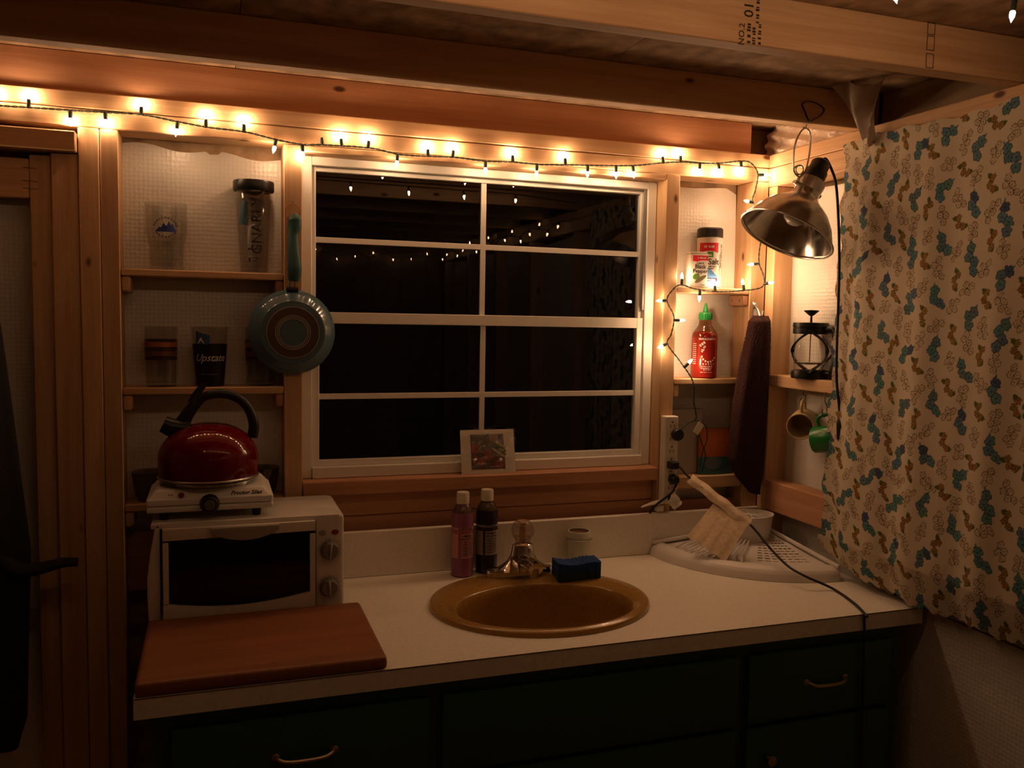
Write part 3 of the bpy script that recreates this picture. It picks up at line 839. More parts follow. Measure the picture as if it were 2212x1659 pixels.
for px, py, ang in ((713, 1188, -.6), (711, 1268, 0.05)):
    kx = P(px, py, 1, OY0 - .004); M2 = Matrix.Translation(Vector((kx.x, OY0 - .001, kx.z)) - oc) @ Matrix.Rotation(pi / 2, 4, 'X')
    k = B().lathe([(0, 0), (.0225, 0), (.0225, .004), (.0195, .006), (.019, .014), (.017, .016), (0, .016)], 28, M2).obj('dial', DIAL, ov_)
    B().box((0, 0, .017), (.005, .034, .006), .0015, 1, M2 @ Matrix.Rotation(ang + .5 if ang < 0 else ang, 4, 'Z')).obj('pointer', mat('dial_pointer', (.38, .36, .32), .4), k)
    tk = B()
    for a in range(-4, 12):
        aa = a * pi / 8; tk.box((.0262 * math.cos(aa), .0262 * math.sin(aa), .0012), (.003, .0008, .0004), 0, 1, M2 @ Matrix.Identity(4))
    tk.obj('dial_ticks', INK, k)
for px, py, c_, nm in ((697, 1150, (.30, .29, .26), 'indicator'), (724, 1149, (.25, .02, .015), 'red_indicator')):
    q = P(px, py, 1, OY0); B().lathe([(0, 0), (.0085, 0), (.0075, .003), (0, .0035)], 18, Matrix.Translation(Vector((q.x, OY0, q.z)) - oc) @ Matrix.Rotation(pi / 2, 4, 'X'), sy=.7).obj(nm, mat(nm, c_, .3), ov_)
RACKM = mat('oven_rack_wire', (.35, .3, .25), .3, metal=1)
b = B()
for y in (-.24, -.20, -.16, -.12, -.08): b.tube([ol(.44, y, 1.005), ol(.765, y, 1.005)], .0014, 6)
for k in range(10): b.tube([ol(.45 + .034 * k, -.245, 1.007), ol(.45 + .034 * k, -.07, 1.007)], .0011, 5)
b.obj('oven_rack', RACKM, ov_)
DARKIN = mat('oven_lining', (.03, .025, .02), .5, metal=.6)
B().box(ol(.605, -.06, 1.03), (.33, .004, .18)).box(ol(.605, -.15, .936), (.33, .18, .003)).box(ol(.441, -.15, 1.03), (.004, .18, .18)).box(ol(.769, -.15, 1.03), (.003, .18, .18)).box(ol(.605, -.15, 1.126), (.33, .18, .003)).obj('lining', DARKIN, ov_)
for x in (OX0 + .03, OX1 - .03):
    for y in (OY0 + .03, OY1 - .03): B().lathe([(0, 0), (.011, 0), (.013, .013), (0, .013)], 14, Matrix.Translation(ol(x, y, ZC + .0004))).obj('foot', BLACKR, ov_)

# ================================================================== HOT PLATE
hp = thing('hot_plate', 'white single burner hot plate with black control knob', 'hot plate', (.546, -.150, OZ1))
hw, hd = .134, .097
b = B()
bm = bmesh.new(); bmesh.ops.create_cube(bm, size=1)
for v in bm.verts:
    tp = v.co.z > 0
    v.co = Vector((v.co.x * 2 * (hw - (.020 if tp else 0)), v.co.y * 2 * (hd - (.012 if tp else 0)) + (.006 if tp else 0), .068 if tp else .046))
bmesh.ops.bevel(bm, geom=bm.edges[:], offset=.008, segments=3, profile=.6, affect='EDGES'); b._add(bm)
b.box((0, 0, .0255), (2 * hw, 2 * hd, .0135), .005, 3); b.box((0, 0, .0415), (2 * hw, 2 * hd, .0165), .005, 3)
b.obj('body', WHITEP, hp)
B().box((0, 0, .0330), (2 * hw - .012, 2 * hd - .012, .012), .001).obj('seam', WHITEP, hp)
B().lathe([(.094, .068), (.094, .0735), (.088, .0745), (.086, .070)], 48, sy=.86).obj('drip_ring', CHROME, hp)
B().lathe([(0, .069), (.085, .069), (.083, .078), (.078, .0805), (0, .0805)], 48, sy=.86).obj('burner', BLACKR, hp)
kx = P(453, 1088, 1, -.25)
M2 = Matrix.Translation(Vector((kx.x, -.247, kx.z)) - Vector(hp.location)) @ Matrix.Rotation(pi / 2, 4, 'X')
k = B().lathe([(0, -.002), (.021, -.002), (.021, .004), (.0185, .008), (.0175, .018), (.015, .020), (0, .020)], 28, M2).obj('knob', BLACKP, hp)
B().lathe([(0, .0205), (.0115, .0205), (.011, .0215), (0, .0217)], 24, M2).obj('knob_cap', mat('knob_grey', (.11, .11, .09), .5), k)
q = P(392, 1069, 1, -.243)
B().lathe([(0, 0), (.0062, 0), (.005, .0025), (0, .003)], 16, Matrix.Translation(Vector((q.x, -.2455, q.z)) - Vector(hp.location)) @ Matrix.Rotation(pi / 2 - .3, 4, 'X')).obj('red_light', mat('red_lens', (.2, .01, .008), .3), hp)
q = P(532, 1063, 1, -.243); M2 = Matrix.Translation(Vector((q.x, -.2455, q.z)) - Vector(hp.location)) @ Matrix.Rotation(-.38, 4, 'X') @ FRONT
flat_text([('Proctor Silex', .0125, 0, 0, {'shear': .3, 'bold': .035})], M2, 'lettering', INK, hp)
q = P(369, 1069, 1, -.243); M2 = Matrix.Translation(Vector((q.x, -.2455, q.z)) - Vector(hp.location)) @ Matrix.Rotation(-.38, 4, 'X') @ FRONT
flat_text([(.010, .003, 0, 0)], M2, 'small_lettering', INK, hp)
for x in (-.098, .098):
    for y in (-.075, .07): B().lathe([(0, 0), (.009, 0), (.011, .020), (0, .020)], 14, Matrix.Translation((x, y, .0003))).obj('foot', BLACKR, hp)

# ================================================================== KETTLE
kt = thing('kettle', 'glossy red enamel kettle with black arched handle', 'kettle', (.541, -.150, OZ1 + .0805))
REDE = mat('red_enamel', (.13, .002, .006), .035)
KR = .1105
b = B().lathe([(0, .0005), (KR - .006, .0005), (KR - .002, .004), (KR, .008), (KR, .050), (KR - .004, .066), (KR - .012, .082), (KR - .026, .098), (KR - .046, .112), (.045, .1195), (.02, .1235), (0, .1245)], 56)
b.obj('body', REDE, kt)
B().lathe([(KR - .008, 0), (KR + .0015, .001), (KR + .002, .004), (KR, .006)], 56).obj('base_rim', STEEL, kt)
hpts = [P(x, y, 1, -.150) - Vector(kt.location) for x, y in ((393, 915), (412, 885), (440, 858), (475, 850), (510, 858), (535, 880), (548, 915), (545, 945))]
B().tube(hpts, [.0145, .012, .0085, .0095, .0095, .0095, .0105, .011], 14, sub=6, flat=1.15).obj('handle', BLACKP, kt)
a, c_ = P(398, 918, 1, -.15) - Vector(kt.location), P(352, 916, 1, -.15) - Vector(kt.location)
b = B(); b.tube([a + Vector((.012, 0, -.012)), a.lerp(c_, .5) + Vector((0, 0, -.008)), c_], [.024, .022, .019], 16, sub=4)
b.obj('spout', BLACKP, kt)
e_ = P(436, 834, 1, -.15) - Vector(kt.location); f_ = P(420, 870, 1, -.15) - Vector(kt.location)
B().tube([f_, f_.lerp(e_, .5) + Vector((-.003, 0, 0)), e_ + Vector((.004, 0, .003))], [.010, .006, .0045], 10, sub=4, flat=1.6).obj('spout_lever', BLACKP, kt)

# ================================================================== CUTTING BOARD
cbw = wood('cherry_board', (.20, .07, .028), (.29, .11, .045), .45, knots=False)
bt = ZC + .026
q = [P(296, 1475, 2, bt), P(836, 1420, 2, bt), P(783, 1312, 2, bt)]
cxn = (.414 + .872) / 2
ctb = thing('cutting_board', 'thick reddish wooden cutting board in front of the toaster oven', 'cutting board', (cxn, -.458, ZC))
b = B(); b.box((0, 0, .0132), (.455, .345, .026), .010, 3); b.obj('board_slab', cbw, ctb)

# ================================================================== SINK SIDE
# ---- soap bottles
def soap(label, x, y, pxt, body, lab, txt, bandc):
    H = P(*pxt, 1, y).z - ZC
    t = thing('soap_bottle', label, 'bottle', (x, y, ZC + .0005)); R_ = .0295
    zb = H - .034
    B().lathe([(0, 0), (R_ - .004, 0), (R_, .004), (R_, zb - .026), (R_ - .003, zb - .016), (.019, zb - .003), (.0165, zb), (.0165, zb + .01), (0, zb + .01)], 36).obj('bottle_body', body[0], t)
    B().lathe([(R_ - .0006, zb - .0245), (R_ - .0028, zb - .016), (.0195, zb - .003), (.0172, zb)], 36).obj('bottle_shoulder', body[1], t)
    B().lathe([(0, zb + .003), (.0172, zb + .003), (.0172, zb + .030), (.0160, zb + .033), (0, zb + .0335)], 30).obj('cap', CREAMP, t)
    b = B(); patch_cyl(b, -.013, .047, .052, .118, R_ + .0004, n=16); patch_cyl(b, -.047, -.019, .052, .118, R_ + .0004, n=12)
    patch_cyl(b, -.047, .047, .128, .134, R_ + .0004, n=24)
    b.obj('label_panel', lab, t)
    b = B(); patch_cyl(b, -.047, .047, .119, .127, R_ + .0004, n=24); b.obj('label_band', bandc, t)
    text_cyl([(txt[0], .0045, .010, .131), (txt[1], .0060, .012, .112), (txt[2], .0068, .012, .104, {'bold': .02})] + [(txt[3], .0034, .013, .096 - .006 * k) for k in range(7)], R_ + .0009, name='lettering', m=INK, parent=t, face=-pi / 2 - .28)
    return t


soap('pink liquid soap bottle with white cap beside the faucet', 1.178, -.070, (1003, 1062), (mat('pink_soap', (.26, .085, .16), .3), mat('pink_clear', (.12, .06, .06), .15)), mat('pink_label', (.52, .24, .25), .5), (.040, .026, 'PURE-CASTILE', .034), mat('pink_band', (.36, .10, .13), .5))
soap('dark purple liquid soap bottle with white cap and grey label', 1.250, -.056, (1060, 1056), (mat('dark_soap', (.020, .014, .022), .25), mat('dark_clear', (.08, .055, .04), .15)), mat('grey_label', (.34, .29, .28), .5), (.040, .030, 'PURE-CASTILE', .034), mat('dark_band', (.03, .02, .03), .5))

# ---- jar
jr = thing('jar', 'pale glass jar with a wide rolled rim behind the sponge', 'jar', (1.520, -.062, ZC + .0005))
JG = mat('pale_milky_glass', (.50, .52, .42), .15)
glass([(.027, 0), (.030, .004), (.031, .066), (.0335, .072), (.036, .078), (.036, .084), (.033, .088), (.033, .094), (.031, .097)], .003, .006).obj('jar_body', JG, jr)
B().lathe([(0, .090), (.0285, .090), (.0285, .088), (0, .088)], 28).obj('rusty_contents', mat('rust_brown', (.16, .05, .02), .7, noise=.4, nscale=120), jr)
B().tube([(.0365 * math.cos(2 * pi * k / 40), .0365 * math.sin(2 * pi * k / 40), .0755) for k in range(40)], .0012, 6, closed=True).obj('wire_bail', STEEL, jr)

# ---- sponge
BLUS = mat('blue_sponge', (.010, .045, .20), .9, bump=1., bscale=500)
GRNS = mat('dark_green_scourer', (.02, .05, .04), .95, bump=1., bscale=700)
sp = thing('sponge', 'blue sponge with dark green scouring side by the faucet', 'sponge', (1.452, -.205, ZC + .0165), -.10)
def spf(z0, z1, top):
    def fn(u, v):
        x = (u - .5) * .116; return (x, (v - .5) * .062 + .002 * math.sin(40 * u), z1 + (-.006 * math.sin(pi * min(1, u * 1.4)) + .0012 * math.sin(70 * u)) * top)
    return fn
def slab_(z0, z1, top, name, m):
    b = B(); bm = bmesh.new(); nu, nv = 24, 10; f = spf(z0, z1, top)
    T = [[bm.verts.new(f(i / (nu - 1), j / (nv - 1))) for i in range(nu)] for j in range(nv)]
    Q = [[bm.verts.new((f(i / (nu - 1), j / (nv - 1))[0], f(i / (nu - 1), j / (nv - 1))[1], z0)) for i in range(nu)] for j in range(nv)]
    for j in range(nv - 1):
        for i in range(nu - 1):
            bm.faces.new((T[j][i], T[j][i + 1], T[j + 1][i + 1], T[j + 1][i])); bm.faces.new((Q[j + 1][i], Q[j + 1][i + 1], Q[j][i + 1], Q[j][i]))
    for i in range(nu - 1):
        bm.faces.new((Q[0][i], Q[0][i + 1], T[0][i + 1], T[0][i])); bm.faces.new((T[-1][i], T[-1][i + 1], Q[-1][i + 1], Q[-1][i]))
    for j in range(nv - 1):
        bm.faces.new((T[j][0], T[j + 1][0], Q[j + 1][0], Q[j][0])); bm.faces.new((Q[j][-1], Q[j + 1][-1], T[j + 1][-1], T[j][-1]))
    return b._add(bm).obj(name, m, sp)
slab_(.016, .042, 1, 'sponge_pad', BLUS); slab_(-.003, .017, 0, 'scouring_pad', GRNS)

# ---- art card on the sill
PAPER = mat('card_paper', (.72, .66, .56), .6)
cdv = thing('art_card', 'white-bordered art print in clear wrap leaning on the window', 'art card', (1.277, .016, 1.1652))
lean = Matrix.Rotation(-.22, 4, 'X')
def cardm(z): return Matrix.Translation((0, z, 0)) @ lean @ FRONT
B().prism([(-.079, 0), (.079, 0), (.078, .123), (-.078, .123)], -.0008, .0008, cardm(0)).obj('card', PAPER, cdv)
def cpoly(polys, z, name, c):
    b = B()
    for pl_ in polys: b.prism(pl_, .0008, z, cardm(0))
    return b.obj(name, mat('print_' + name, c, .5), cdv)
def ell(cx, cyy, rx, ry, n=14, rot=0.):
    return [(cx + rx * math.cos(2 * pi * k / n) * math.cos(rot) - ry * math.sin(2 * pi * k / n) * math.sin(rot), cyy + rx * math.cos(2 * pi * k / n) * math.sin(rot) + ry * math.sin(2 * pi * k / n) * math.cos(rot)) for k in range(n)]
cpoly([[(-.050, .012), (.049, .012), (.047, .110), (-.050, .110)]], .0010, 'slate_ground', (.14, .13, .12))
cpoly([[(-.050, .012), (.049, .012), (.049, .045), (.01, .05), (-.02, .06), (-.050, .055)]], .0011, 'dark_field', (.09, .04, .03))
cpoly([ell(-.038, .072, .012, .015), ell(0, .052, .013, .016), ell(.032, .026, .012, .013), ell(-.022, .035, .012, .010), ell(-.036, .04, .008, .012)], .0013, 'red_blossom', (.26, .055, .04))
cpoly([ell(.018, .100, .014, .010, rot=.4)], .0013, 'tan_shape', (.36, .24, .18))
cpoly([ell(.032, .074, .026, .007, rot=-.6), ell(.036, .060, .020, .005, rot=-.5)], .0013, 'green_leaf', (.10, .14, .05))
cpoly([ell(.036, .081, .018, .004, rot=-.55), ell(.030, .058, .024, .004, rot=-.6), ell(.04, .066, .010, .003, rot=-.3)], .0015, 'cream_leaf', (.40, .36, .24))
CELL = thin_glass('cellophane', (.97, .97, .97), .10, 1.0, .06)
nd = CELL.node_tree; tcn = nd.nodes.new('ShaderNodeTexCoord'); nn = nd.nodes.new('ShaderNodeTexNoise'); nn.inputs['Scale'].default_value = 30; nn.inputs['Distortion'].default_value = 2.5
bpn = nd.nodes.new('ShaderNodeBump'); bpn.inputs['Strength'].default_value = .3; bpn.inputs['Distance'].default_value = .01
nd.links.new(tcn.outputs['Object'], nn.inputs[0]); nd.links.new(nn.outputs[0], bpn.inputs['Height'])
for n__ in nd.nodes:
    if n__.type == 'BSDF_GLOSSY': nd.links.new(bpn.outputs[0], n__.inputs['Normal'])
rg_ = random.Random(3)
bm = bmesh.new(); nu_, nv_ = 15, 13
Vg = [[bm.verts.new(cardm(0) @ Vector(((i / (nu_ - 1) - .5) * .160 + rg_.uniform(-.004, .004), j / (nv_ - 1) * .126 - .001 + rg_.uniform(-.003, .003), .0045 + rg_.uniform(-.0016, .0016)))) for i in range(nu_)] for j in range(nv_)]
for j in range(nv_ - 1):
    for i in range(nu_ - 1):
        bm.faces.new((Vg[j][i], Vg[j][i + 1], Vg[j + 1][i + 1])); bm.faces.new((Vg[j][i], Vg[j + 1][i + 1], Vg[j + 1][i]))
B()._add(bm).obj('clear_wrap', CELL, cdv, 3)

# ================================================================== RIGHT BAY
slt = thing('salt_shaker', 'white salt shaker with black lid and red label band', 'shaker', (1.975, .045, ZS1))
WHL = mat('white_label', (.74, .70, .63), .4)
SR = .038
B().lathe([(0, 0), (SR - .003, 0), (SR, .003), (SR, .146), (SR - .001, .152), (0, .152)], 36).obj('shaker_body', WHL, slt)
B().lathe([(0, .150), (SR - .001, .150), (SR + .001, .152), (SR + .0005, .176), (SR - .003, .180), (0, .181)], 36).obj('lid', BLACKP, slt)
FA = -pi / 2 - .50
REDL = mat('red_label', (.62, .015, .03), .45)
b = B(); patch_cyl(b, -.034, .026, .107, .134, SR + .0005, FA, n=16, bot=lambda u: .104 + .006 * math.sin(pi * u)); b.obj('red_band', REDL, slt)
b = B(); patch_cyl(b, -.012, .010, .091, .107, SR + .0004, FA); b.obj('green_tab', mat('green_label', (.05, .22, .03), .5), slt)
b = B(); patch_cyl(b, -.034, .026, .020, .030, SR + .0005, FA, n=12, bot=lambda u: .019); b.obj('navy_band', mat('navy_label', (.03, .03, .07), .5), slt)
b = B(); patch_cyl(b, -.034, .024, .031, .06, SR + .0004, FA, n=16, bot=lambda u: .0305, top=lambda u: .036 + .026 * math.sin(pi * (.2 + .75 * u)) ** 2); b.obj('blue_wave', mat('blue_label', (.08, .22, .50), .5), slt)
text_cyl([('Salt', .025, .012, .077, {'bold': .012}), (.024, .005, .008, .063), (.020, .0042, .006, .057)], SR + .001, name='lettering', m=INK, parent=slt, face=FA)
tw_ = text_cyl([(.032, .008, -.002, .122), (.012, .007, 0, .097), (.022, .006, -.002, .0245)], SR + .0012, name='white_lettering', m=WPR, parent=slt, face=FA)
text_cyl([(.07, .006, .040, .095, {'rot': -pi / 2}), (.09, .0035, .047, .08, {'rot': -pi / 2}), (.06, .0035, .034, .07, {'rot': -pi / 2})], SR + .001, name='side_lettering', m=INK, parent=slt, face=FA)

pp = thing('pepper_tin', 'small white black pepper tin with red top band', 'spice tin', (1.918, .020, ZS1), -.12)
B().box((0, 0, .050), (.056, .032, .099), .003, 2).obj('tin_body', WHL, pp)
B().box((0, 0, .1025), (.054, .030, .006), .002, 2).obj('tin_lid', CREAMP, pp)
fm = lambda z=.0175: Matrix.Translation((0, -z, 0)) @ FRONT
B().prism([(-.014, .077), (-.006, .0755), (.004, .079), (.014, .080), (.0275, .079), (.0275, .094), (-.020, .094), (-.020, .0765)], 0, .0004, fm(.0162)).obj('red_band', REDL, pp)
flat_text([(.022, .0055, .004, .071), ('Black', .0165, .004, .0605, {'bold': .02}), ('Pepper', .0165, .004, .0475, {'bold': .02}), (.014, .0036, .014, .007)], fm(.0168), 'lettering', INK, pp)
tw_['kind'] = 'stuff'
pw_ = flat_text([(.026, .006, .008, .0865)], fm(.0171), 'white_lettering', WPR, pp); pw_['kind'] = 'stuff'
B().prism(ell(-.009, .032, .011, .008, rot=.5), 0, .0004, fm(.0164)).obj('green_leaf_print', mat('leaf_green', (.10, .22, .03), .5), pp)
B().prism(ell(.006, .025, .021, .006, rot=.55), 0, .0006, fm(.0164)).obj('peppercorn_print', mat('olive_brown', (.16, .14, .06), .6), pp)

sr = thing('hot_sauce_bottle', 'red hot sauce squeeze bottle with green pointed cap', 'bottle', (1.966, .040, 1.428))
RS = mat('red_sauce', (.24, .014, .008), .22)
B().lathe([(0, 0), (.0355, 0), (.0395, .003), (.0395, .006), (.0388, .010), (.0388, .100), (.0385, .124), (.036, .134), (.030, .140)], 40).obj('sauce_body', RS, sr)
B().lathe([(.0392, .122), (.0375, .134), (.030, .146), (.022, .156), (.019, .163), (.0185, .178)], 32).obj('clear_shoulder', thin_glass('clear_squeeze_plastic', (.75, .55, .42), .06), sr)
B().lathe([(.0385, .124), (.034, .136), (.02, .141), (0, .1415)], 32).obj('sauce_surface', RS, sr)
GC = mat('green_cap', (.010, .22, .045), .4)
b = B().lathe([(0, .176), (.0195, .176), (.0195, .194), (.0175, .198), (.0085, .200), (.0075, .208), (.0030, .226), (0, .227)], 28)
for k in range(20): b.box((.0197 * math.cos(2 * pi * k / 20), .0197 * math.sin(2 * pi * k / 20), .186), (.0012, .0018, .016), 0, 1)
b.obj('cap', GC, sr)
SF = -pi / 2 - .45
PW = mat('white_sauce_print', (.68, .55, .50), .5)
text_cyl([('SRIRACHA', .0085, -.002, .1185, {'bold': .03}), ('HOT', .0080, .024, .1185, {'bold': .02}), (.036, .0042, .006, .036), (.032, .0038, .004, .0305), (.024, .0032, .006, .026), ('NET WT. 17 OZ', .0052, .004, .0185, {'bold': .01})], .0400, name='lettering', m=PW, parent=sr, face=SF)
text_cyl([(.020, .011, -.010, .104, {'rot': .7}), (.017, .008, -.006, .092, {'rot': .9}), (.012, .007, -.008, .084, {'rot': .9})], .0402, name='slanted_lettering', m=PW, parent=sr, face=SF)
b = B()
for k in range(7):
    a = pi + .35 + k * .38; x, z = .010 + .022 * math.cos(a), .074 + .024 * math.sin(a)
    patch_cyl(b, x - .0024, x + .0024, z - .0026, z + .0026, .0402, SF, n=3)
for k in range(5): patch_cyl(b, -.006 + .008 * k - .0016, -.006 + .008 * k + .0016, .0415, .0455, .0402, SF, n=3)
b.obj('square_marks', PW, sr)
text_cyl([(.016, .0034, -.030, .104 - .006 * k) for k in range(11)], .0400, name='side_lettering', m=PW, parent=sr, face=SF - .15)

# ---- orange pouch and grey box on the lowest shelf
op = thing('snack_pouch', 'orange and teal pouch on the lowest shelf behind the towel', 'pouch', (2.015, .035, 1.132))
ORG = mat('orange_pouch', (.36, .085, .02), .45); TLB = mat('teal_pouch', (.04, .13, .14), .45)
def pf(z0, z1):
    def fn(u, v):
        x = (u - .5) * .125; z = z0 + (z1 - z0) * v; th = .020 * (1 - (2 * u - 1) ** 2) ** .5 * (1 - (z / .14) ** 3 * .9)
        return (x, -th - .002, z)
    return fn
B().grid(pf(.055, .14), 20, 12, thick=.002).obj('pouch_upper', ORG, op); B().grid(pf(0, .055), 20, 8, thick=.002).obj('pouch_lower', TLB, op)
B().box((0, .004, .07), (.125, .004, .14), .001).obj('pouch_back', mat('pouch_brown', (.16, .07, .03), .5), op)
B().prism(ell(-.01, .035, .03, .018), 0, .001, Matrix.Translation((-.012, -.0225, 0)) @ FRONT).obj('blue_patch', mat('slate_blue', (.11, .13, .16), .5), op)
gx = thing('grey_box', 'pale grey box at the back of the lowest shelf', 'box', (1.915, .060, 1.132))
B().box((0, 0, .10), (.11, .03, .20), .002).obj('box_body', mat('pale_grey_card', (.40, .36, .31), .6), gx)
B().box((0, -.0158, .155), (.111, .0016, .002)).obj('box_seam', MATS['pale_grey_card'], gx)

# ================================================================== POWER STRIP
ps = thing('power_strip', 'white six-outlet power strip screwed to the window post', 'power strip', (1.822, -.002, 1.19))
pz0, pz1 = P(1440, 1088, 1, -.03).z, P(1452, 899, 1, -.03).z
hs_ = B().box((0, -.015, (pz0 + pz1) / 2 - 1.19), (.044, .030, pz1 - pz0), .005, 3).obj('housing', CREAMP, ps); cut = B()
SLOT = mat('black_switch_plastic', (.02, .014, .01), .6); CONT = mat('contact_brass', (.40, .30, .16), .4, metal=1)
for k in range(6):
    z = pz1 - .030 - k * .0365 - 1.19
    b = B(); M5 = Matrix.Rotation(pi / 2, 4, 'X')
    for x in (-.006, .006):
        cut.box((x + .002, -.026, z), (.0028, .014, .0095)); b.box((x + .002, -.0195, z), (.0027, .001, .0094))
    cut.lathe([(0, -.007), (.0030, -.007), (.0030, .007), (0, .007)], 10, Matrix.Translation((.002, -.026, z + .0125)) @ M5)
    b.lathe([(0, 0), (.0029, 0), (.0029, .0008), (0, .0008)], 10, Matrix.Translation((.002, -.0192, z + .0125)) @ M5)
    b.obj('outlet', CONT, ps)
co__ = cut.obj('cutter', None); co__.location = ps.location
bo_ = hs_.modifiers.new('slots', 'BOOLEAN'); bo_.object = co__; bo_.operation = 'DIFFERENCE'; bo_.solver = 'EXACT'
bpy.context.view_layer.update()
me_ = bpy.data.meshes.new_from_object(hs_.evaluated_get(bpy.context.evaluated_depsgraph_get()))
hs_.modifiers.clear(); hs_.data = me_; me_.polygons.foreach_set('use_smooth', [False] * len(me_.polygons)); bpy.data.objects.remove(co__)
if not me_.materials or me_.materials[0] is None:
    me_.materials.clear(); me_.materials.append(CREAMP)
B().box((.0, -.0302, pz0 + .02 - 1.19), (.012, .004, .018), .001).obj('switch', SLOT, ps)

# plugs, cords
def cord(b, pts, r=.0032, sub=8): return b.tube(pts, r, 8, sub=sub)


lc = thing('taped_power_lead', 'black power lead with masking tape flag crossing the dish rack', 'cord')
pg = P(1456, 1005, 1, -.048)
B().box((pg.x - .002, -.046, pg.z), (.028, .028, .022), .005, 3).obj('plug', BLACKP, lc)
# the cord drops from the plug, slants down to the rack's front rim, then crosses the worktop and hangs over its edge
t0, t1 = P(1490, 1032, 1, -.10), P(1618, 1131, 1, -.235)
cp = [Vector((pg.x + .008, -.055, pg.z)), P(1472, 1012, 1, -.075), t0, t0.lerp(t1, .5), t1, P(1660, 1180, 1, -.30), P(1700, 1221, 1, -.37), P(1742, 1246, 2, ZC + .033), P(1800, 1272, 2, ZC + .006), P(1845, 1303, 2, ZC + .005), P(1872, 1331, 2, ZC + .0045), Vector((2.012, YF - .006, ZC - .004)), Vector((2.014, YF - .007, ZC - .05)), Vector((2.02, YF - .004, .70)), Vector((2.03, YF - .004, .4)), Vector((2.04, YF - .01, .02))]
cord(B(), cp).obj('cord', BLACKR, lc)
TAPE = mat('masking_tape', (.66, .52, .36), .7, noise=.12, nscale=90, bump=.4, bscale=120)
ax = (t1 - t0); L_ = ax.length; ax.normalize(); sd = ax.cross(Vector((0, -1, 0))).normalized()      # in the plane facing the room
def tapep(s_, n_, o_): return t0 + ax * (s_ * L_) + sd * n_ + Vector((0, -1, 0)) * o_
nrm = -1 if sd.z > 0 else 1
b = B(); b.grid(lambda u, v: tapep(u, (v - .5) * .030 + .003 * math.sin(19 * u) * .5, .006 - .006 * abs(2 * v - 1) + .0015 * math.sin(25 * u)), 30, 7, thick=.0008)
b.obj('tape_wrap', TAPE, lc)
fl = [P(x, y, 1, yy) for x, y, yy in ((1540, 1088, -.155), (1616, 1131, -.235), (1567, 1214, -.245), (1484, 1158, -.165))]
def flg(u, v):
    p = fl[0].lerp(fl[1], u).lerp(fl[3].lerp(fl[2], u), v); return p + Vector((0, -.004 * math.sin(pi * u) * v - .001, .0025 * math.sin(23 * u + 3) * v + .001 * math.sin(50 * u) * v))
B().grid(flg, 24, 16, thick=.0008).obj('tape_flag', TAPE, lc)

c3 = thing('adapter_plug', 'black round plug in the lowest power strip outlet with short cord', 'plug', (1.828, -.0325, P(1455, 1036, 1, -.045).z))
b = B().lathe([(0, 0), (.014, 0), (.0155, .004), (.0145, .018), (.010, .026), (0, .027)], 20, Matrix.Rotation(pi / 2, 4, 'X'))
b.obj('plug_body', BLACKP, c3)
o0 = Vector(c3.location)
cord(B(), [Vector((.004, -.020, -.008)), P(1455, 1060, 1, -.05) - o0, P(1442, 1072, 1, -.045) - o0, P(1418, 1090, 1, -.030) - o0, P(1405, 1106, 1, -.014) - o0, Vector((P(1403, 1110, 1, -.006).x, -.0055, ZC + .108)) - o0], .0035).obj('cord', BLACKR, c3)
o = B().tube([P(1459, 1058, 1, -.06) - o0, P(1466, 1047, 1, -.07) - o0], .0025, 8).obj('brass_pin', COPPER, c3)
o = B().grid(lambda u, v: P(1456, 1062, 1, -.055).lerp(P(1474, 1085, 1, -.055), u).lerp(P(1440, 1085, 1, -.050).lerp(P(1458, 1103, 1, -.052), u), v) - o0 + Vector((0, .004 * math.sin(9 * u + 7 * v), 0)), 10, 10, thick=.0005).obj('paper_tag', TAGM, c3)

wk = thing('utility_knife', 'small white plastic tool with dark tip lying on the backsplash', 'tool', (1.80, -.020, ZC + .1215))
o0 = Vector(wk.location); dz = Vector((0, 0, 0))
a0, a1 = P(1384, 1096, 1, -.022) - o0, P(1440, 1082, 1, -.022) - o0
B().tube([a0, a0.lerp(a1, .5) + Vector((0, -.002, .004)), a1], [.003, .008, .0085], 12, sub=6, flat=.7).obj('handle', CREAMP, wk)
B().tube([a0 + (a0 - a1) * .16, a0 + (a1 - a0) * .02], [.0012, .0032], 8).obj('tip', mat('rusty_tip', (.12, .05, .03), .5), wk)
B().box(P(1426, 1097, 1, -.020) - o0 + Vector((0, .006, -.002)), (.024, .016, .018), .002).obj('rest_block', CREAMP, wk)

# ================================================================== DISH RACK
RK = Vector((2.141, -.024)); RR = .375
dk = thing('dish_rack', 'white plastic corner dish rack with curved front on the worktop', 'dish rack', (RK.x, RK.y, ZC + .0005))
RACK = mat('white_rack_plastic', (.70, .66, .62), .4)
def arcp(r, a): return (-r * math.cos(a), -r * math.sin(a))       # a = 0 along the backsplash, pi/2 along the right wall
prof = [(.0, .034), (.285, .030), (.323, .029), (.334, .034), (.347, .035), (.364, .028), (.374, .014), (.375, .0)]
rads = [.0001 + .110 * k / 14 for k in range(14)] + [.110 + .0016 * k for k in range(133)] + [.3225 + .0525 * k / 16 for k in range(17)]
NA_ = 150
bm = bmesh.new(); ring = []
for r in rads:
    z = float(np.interp(r, [p_[0] for p_ in prof], [p_[1] for p_ in prof])) + .036 * max(0, 1 - r / .34) ** 1.5
    ring.append([bm.verts.new((*arcp(r, pi / 2 * k / NA_), z)) for k in range(NA_ + 1)])
def slot(r, a):
    if not (.98 - .03 < a < .98 + 6 * .075 + .03 and .122 < r < .298): return False
    i, j = round((r - .13) / .020), round((a - .98) / .075)
    return 0 <= i < 9 and 0 <= j < 7 and abs(r - .13 - .020 * i) < .0028 and abs(a - .98 - .075 * j) < .0265
